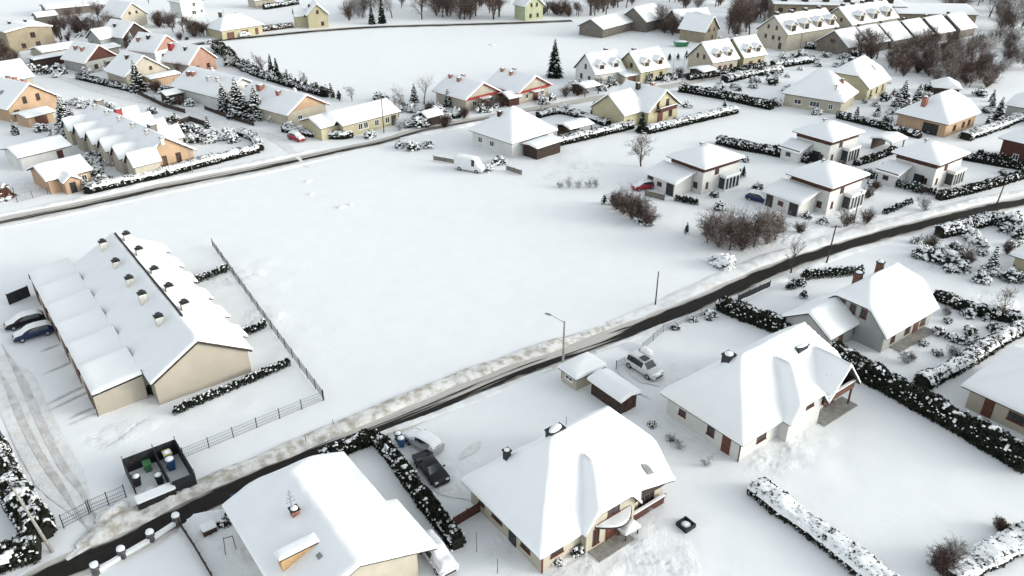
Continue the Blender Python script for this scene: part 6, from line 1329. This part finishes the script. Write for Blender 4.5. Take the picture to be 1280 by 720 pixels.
pole((108, 22), 7, 'thin pole by the brown bare trees near the top left', m='metal_grey', r=.09)
pole((283, 37), 6.5, 'thin pole before the ochre garage house', m='metal_grey', r=.09)
pole((596, 690), 2.2, 'short thin black post on the snow in front of the beige house', m='metal_dark', r=.03)
pole((622, 716), 1.6, 'shorter thin post at the bottom edge before the beige house', m='metal_dark', r=.03)
pole((707, 547), 2.6, 'small aerial mast behind the beige balcony house', m='metal_grey', r=.04)
pole((383, 555), 1.0, 'small marker stake on the verge above the L-shaped hedge', m='bark', r=.04)
pole((417, 533), .9, 'small marker stake in the roadside snow further along', m='bark', r=.04)
# ------------------------------------------------------------------ cars
def car(name, label, rear, front, paint, kind='hatch', snow=0.0, cat='car', L=None, ang=None, wd=1.78):
    a, b = G(*rear), G(*front); d = b-a; c = (a+b)/2; L = L or d.length; an = math.atan2(d.y, d.x) if ang is None else R(ang)
    root = empty(name, c, an, label, cat); w2 = wd/2
    prof = dict(  # x as share of length, belt height, top height, top half width share
        suv=[(-.5, .80, .84, .80), (-.485, .98, 1.02, .78), (-.40, 1.02, 1.62, .70), (-.10, 1.0, 1.70, .72), (.12, .98, 1.62, .72), (.27, 1.0, 1.04, .80), (.44, .90, .93, .76), (.5, .62, .66, .66)],
        hatch=[(-.5, .72, .76, .80), (-.48, .88, .92, .76), (-.36, .92, 1.40, .66), (-.08, .90, 1.47, .69), (.10, .88, 1.40, .69), (.27, .90, .93, .80), (.44, .78, .81, .74), (.5, .55, .58, .62)],
        sedan=[(-.5, .74, .78, .76), (-.47, .90, .93, .76), (-.30, .92, .96, .78), (-.16, .90, 1.36, .64), (.0, .88, 1.43, .67), (.12, .87, 1.36, .67), (.26, .88, .91, .80), (.44, .76, .79, .74), (.5, .52, .55, .62)],
        van=[(-.5, 1.1, 2.3, .84), (-.49, 1.2, 2.45, .86), (-.2, 1.25, 2.52, .88), (.12, 1.2, 2.52, .88), (.24, 1.15, 2.42, .84), (.37, 1.12, 1.2, .86), (.47, .95, .99, .80), (.5, .6, .64, .72)])[kind]
    zb = .24 if kind != 'suv' else .30
    bm = B(); st = []
    for x, zbelt, ztop, tw in prof:
        X = x*L; e = .90 if abs(x) > .46 else 1
        sec = [(w2*.86*e, zb), (w2*e, zb+.22), (w2*.985*e, zbelt), (w2*tw, ztop), (0, ztop+.04)]
        st.append([bm.verts.new((X, -y, z)) for y, z in sec]+[bm.verts.new((X, y, z)) for y, z in sec[-2::-1]])
    for i, (p, q) in enumerate(zip(st, st[1:])):
        h0, h1 = prof[i][2]-prof[i][1], prof[i+1][2]-prof[i+1][1]
        cab = h0 > .3 and h1 > .3; glassy = h0 > .3 or h1 > .3
        for k in range(8):
            f = bm.faces.new((p[k], p[k+1], q[k+1], q[k])); side = k in (2, 5)
            if side and cab and not (kind == 'van' and prof[i][0] < .1): f.material_index = 1
            elif k in (3, 4) and (h0 > .3) != (h1 > .3): f.material_index = 1
    bm.faces.new(st[0]); bm.faces.new(st[-1][::-1])
    for s_ in (st[0], st[-1]):
        bm.faces.new((s_[0], s_[8], st[0][8], st[0][0])) if 0 else None
    bm.normal_update(); bmesh.ops.recalc_face_normals(bm, faces=bm.faces[:])
    # small inset of the glass so pillars of body colour stay
    gl = [f for f in bm.faces if f.material_index == 1]
    r = bmesh.ops.inset_region(bm, faces=gl, thickness=.035, depth=-.004, use_even_offset=True)
    for f in r['faces']: f.material_index = 0
    body = obj('body', bm, root, [paint, 'glass'])
    smooth(body); sm_ = body.modifiers.new('round', 'BEVEL'); sm_.width = .07; sm_.segments = 3; sm_.limit_method = 'ANGLE'; sm_.angle_limit = R(22)
    wx = L*.305; wr = .36 if kind == 'suv' else (.36 if kind == 'van' else .31)
    for sx in (1, -1):
        for sy in (-1, 1):
            bm = B(); tube(bm, (sx*wx, sy*(w2-.2), wr), (sx*wx, sy*(w2+.015), wr), wr, wr, 18); o = obj('wheel', bm, root, 'tyre')
            bm = B(); tube(bm, (sx*wx, sy*(w2+.0), wr), (sx*wx, sy*(w2+.025), wr), wr*.62, wr*.55, 12); obj('rim', bm, o, 'rim')
    for sy in (-1, 1):
        zf = prof[-2][1]-.12; bm = B(); box(bm, L*.462, L*.492, sy*w2*.62-.16, sy*w2*.62+.16, zf-.1, zf+.06); obj('headlight', bm, root, 'lamp')
        zr = prof[1][1]-.12; bm = B(); box(bm, -L*.497, -L*.48, sy*w2*.72-.14, sy*w2*.72+.14, zr-.14, zr+.08); obj('tail_light', bm, root, 'tail')
        mx = L*.17 if kind != 'van' else L*.3; mz = prof[-4][1]+.08 if kind != 'van' else 1.35
        bm = B(); box(bm, mx-.06, mx+.08, sy*(w2+.09)-.09, sy*(w2+.09)+.09, mz-.06, mz+.08); obj('mirror', bm, root, paint)
    bm = B(); box(bm, L*.47, L*.503, -w2*.6, w2*.6, zb+.05, zb+.24); obj('grille', bm, root, 'plastic_black')
    if kind == 'suv':
        bm = B(); zt = 1.745; box(bm, -.1*L, .1*L, -.42, .42, zt-.02, zt+.012); obj('sunroof', bm, root, 'glass')
        for sy in (-1, 1): bm = B(); tube(bm, (-.33*L, sy*w2*.68, 1.68), (.08*L, sy*w2*.70, 1.74), .025, .025, 6); obj('roof_rail', bm, root, 'metal_grey')
    if snow:
        rw = Raw(); rg = random.Random(7); V = []; nxx = 24; nyy = 10; F = []
        def top(x):
            for (a_, b_, c_, d_), (e_, f_, g_, h_) in zip(prof, prof[1:]):
                if a_*L <= x <= e_*L: t = (x-a_*L)/((e_-a_)*L); return c_+(g_-c_)*t, d_+(h_-d_)*t
            return prof[-1][2], prof[-1][3]
        for i in range(nxx+1):
            x = (-.49+.97*i/nxx)*L; zt, tw = top(x)
            for j in range(nyy+1):
                y = -1+2*j/nyy; V.append((x, y*w2*(tw+.06), zt+.05+snow*(1-y**6*.8)*(1+.3*nz(x, y, 1.5)) if 0 < j < nyy and 0 < i < nxx else zt-.05))
        for i in range(nxx):
            for j in range(nyy): o = i*(nyy+1)+j; F.append((o, o+nyy+1, o+nyy+2, o+1))
        me = D.meshes.new('snow_cap'); me.from_pydata(V, [], F); me.materials.append(M['snow']); me.update(); smooth(obj('snow_cap', me, root))
    return root
car('parked_car', 'white SUV with glass roof parked behind the white gate', (787, 453), (822, 475), 'paint_white', 'suv', L=4.6, ang=-52, wd=1.9)
car('parked_car', 'silver hatchback with snowy roof on the drive beside the dark car', (543, 565), (516, 550), 'paint_silver', 'hatch', .02, L=4.2, ang=141)
car('parked_car', 'black sedan parked on the snowy drive by the hedge', (527, 577), (551, 605), 'paint_black', 'sedan', L=4.6, ang=-57)
car('parked_car', 'dark blue car at the far end of the terraced row, nearer of two', (62, 414), (24, 426), 'paint_blue', 'hatch', .03, L=4.4, ang=217)
car('parked_car', 'black car parked beyond the dark blue one, roof covered in snow', (50, 400), (14, 411), 'paint_black', 'hatch', .04, L=4.4, ang=217)
car('parked_car', 'red car standing in front of the garage wing of the first villa', (816, 234), (792, 238), 'paint_red', 'hatch', .06, L=4.1, ang=202)
car('parked_van', 'white delivery van with dark wheels parked at the edge of the field', (570, 209), (606, 217), 'paint_white', 'van', .12, 'van', L=5.8, ang=-26, wd=2.0)
car('parked_car', 'snow-covered car between the first and third villa', (938, 249), (958, 254), 'paint_blue', 'hatch', .28, L=4.2)
car('parked_car', 'car buried in snow against the wall of the chimney house', (535, 690), (558, 708), 'paint_white', 'hatch', .35, L=4.3, ang=-55)
car('parked_car', 'dark red car under a snow cap on the lane by the bungalow', (362, 172), (380, 178), 'paint_red', 'hatch', .25, L=4.2)
car('parked_car', 'white car parked on the upper road by the ochre garages', (298, 47), (313, 44), 'paint_white', 'hatch', .12, L=4.2)
car('parked_car', 'red and white snow-topped car left of the ochre garages', (272, 46), (288, 43), 'paint_red', 'hatch', .3, L=4.2)
car('parked_car', 'dark car under the long open-fronted shed', (60, 77), (78, 73), 'paint_black', 'hatch', 0, L=4.2)
# ------------------------------------------------------------------ small things in the gardens
root = empty('fire_pit', G(857, 658), R(37), 'small square dark planter box filled with snow on the lawn', 'planter')
bm = B()
for x0, x1, y0, y1 in ((-.6, .6, -.6, -.48), (-.6, .6, .48, .6), (-.6, -.48, -.479, .479), (.48, .6, -.479, .479)): box(bm, x0, x1, y0, y1, -.05, .4)
obj('rim', bm, root, 'screen'); rw = Raw(); rw.blob((0, 0, .2), .45, .45, .16, random.Random(1), 2, jit=.1); obj('snow_fill', rw.mesh('snow_fill', ['snowclump'], True), root)
bin_(G(502, 558), .3, 'plastic_blue', 'blue bin beside the silver hatchback', 1.0)
bin_(G(498, 551), .5, 'plastic_black', 'black bin behind the blue bin by the silver hatchback', .9)
bin_(G(296, 632), .5, 'plastic_blue', 'dark blue bin beside the road at the corner of the chimney house', 1.0, False)
root = empty('garden_table', G(785, 669), R(37), 'garden table buried under a block of snow beside the porch', 'table')
for x in (-.7, .7):
    for y in (-.4, .4): bm = B(); box(bm, x-.04, x+.04, y-.04, y+.04, -.05, .7); obj('leg', bm, root, 'wood_dark')
bm = B(); box(bm, -.85, .85, -.5, .5, .701, .76); obj('top', bm, root, 'wood_dark'); bm = B(); box(bm, -.95, .95, -.6, .6, .762, 1.1); bmesh.ops.bevel(bm, geom=bm.edges[:], offset=.14, segments=3, affect='EDGES'); obj('snow_cap', smooth(obj('x', bm)).data, root, 'snow')
D.objects.remove(D.objects['x'])
for px, s, lb in (((721, 690), .6, 'potted dark shrub left of the beige house porch'), ((696, 703), .5, 'potted plant under the front window of the beige house')):
    root = plant('potted_shrub', bush_lib(1, .5, 1.0, 1.1), px, lb, 'potted plant', s=s)
    bm = B(); tube(bm, (0, 0, -.05), (0, 0, .35), .4, .5, 12); obj('pot', bm, root, 'metal_dark')
root = empty('crate', G(262, 665), R(36), 'small dark crate with snow lid behind the pillar fence', 'crate')
bm = B(); box(bm, -.55, .55, -.45, .45, -.05, .6); obj('body', bm, root, 'wood_dark'); bm = B(); box(bm, -.6, .6, -.5, .5, .602, .8); bmesh.ops.bevel(bm, geom=bm.edges[:], offset=.07, segments=2, affect='EDGES'); obj('snow_cap', bm, root, 'snow')
for px, s, cv, lb in (((280, 656), .6, .2, 'low black bush behind the crate'), ((288, 641), .5, .5, 'low black shrub right of the dark blue bin'), ((40, 690-40), .1, 0, '')):
    if lb: T(px, bush_lib(2, .25 if cv < .4 else .5, 1.0, .7), lb, 'bush', 'snowy_bush', s=s)
root = empty('dog_house', G(282, 694), R(37), 'dark folded garden frame leaning in the yard by the chimney house', 'garden frame')
bm = B(); tube(bm, (0, 0, 0), (.2, .3, 1.6), .03, .03); tube(bm, (.9, 0, 0), (.9, .3, 1.4), .03, .03); tube(bm, (.2, .3, 1.5), (.9, .3, 1.35), .03, .03); obj('frame', bm, root, 'metal_dark')
root = empty('carport', G(770, 122), R(36), 'snow-topped open carport in front of the white semi', 'carport')
r = Roof(-12*0, 0, 4.5, 4, 2.2, .6, 'x', ('g', 'g'), .3)
D.objects.remove(root)
def carport(px, label, lx=4.5, ly=4.5, rz=37):
    root = empty('carport', G(*px), R(rz), label, 'carport'); r = Roof(0, 0, lx, ly, 2.2, .5, 'x', ('g', 'g'), .3)
    for sx in (-1, 1):
        for sy in (-1, 1): bm = B(); box(bm, sx*(lx/2-.1)-.08, sx*(lx/2-.1)+.08, sy*(ly/2-.1)-.08, sy*(ly/2-.1)+.08, -.1, 2.2); obj('post', bm, root, 'wood_dark')
    bm = B(); slab(bm, r, .14); o = obj('roof', bm, root, 'roof_dark'); obj('snow_cover', snow_field([r], .3, .6, 4), o)
    bm = B(); box(bm, -lx/2, lx/2, ly/2-.2, ly/2-.1, 0, 2.1); obj('back_wall', bm, root, 'wood_dark')
carport((732, 117), 'snow-topped open carport in front of the white semi'); carport((877, 97), 'snow-topped carport left of the far dormered pair'); carport((1108, 186), 'flat snowy shelter behind the rightmost villa', 5, 4)
carport((718, 168), 'snow-covered lean roof on the lawn between hipped and ochre house', 6, 4)
root = empty('skip', G(851, 58), R(10), 'green skip covered with snow in the barn yard', 'skip'); bm = B()
v = [[bm.verts.new((x*a, y*b, z)) for x, y in ((-1, -1), (1, -1), (1, 1), (-1, 1))] for z, a, b in ((0, 1.6, 1.0), (1.4, 2.2, 1.2))]
bm.faces.new(v[0][::-1]); bm.faces.new(v[1])
for i in range(4): bm.faces.new((v[0][i], v[0][(i+1) % 4], v[1][(i+1) % 4], v[1][i]))
obj('body', bm, root, 'paint_green'); rw = Raw(); rw.blob((0, 0, 1.4), 2.0, 1.1, .35, random.Random(2), 2, jit=.08); obj('snow_cap', rw.mesh('snow_cap', ['snowclump'], True), root)

fence('dark fence along the lane before the cream lean-to house', [(172, 118), (205, 134), (232, 142)], 1.1, 3, 'board', ('wood_dark', 'wood_dark'))
fence('dark low wall at the lane below the big snow-laden conifers', [(256, 137), (285, 148), (318, 158)], 1.0, 3, 'board', ('wood_dark', 'wood_dark'))
fence('dark garden fence behind the orange-ended terrace', [(215, 160), (238, 152), (262, 160)], 1.3, 2.5, 'board', ('wood_dark', 'wood_dark'))
fence('thin fence at the lane side of the open-fronted shed', [(15, 88), (48, 80)], 1.0, 3, 'mesh', MG)
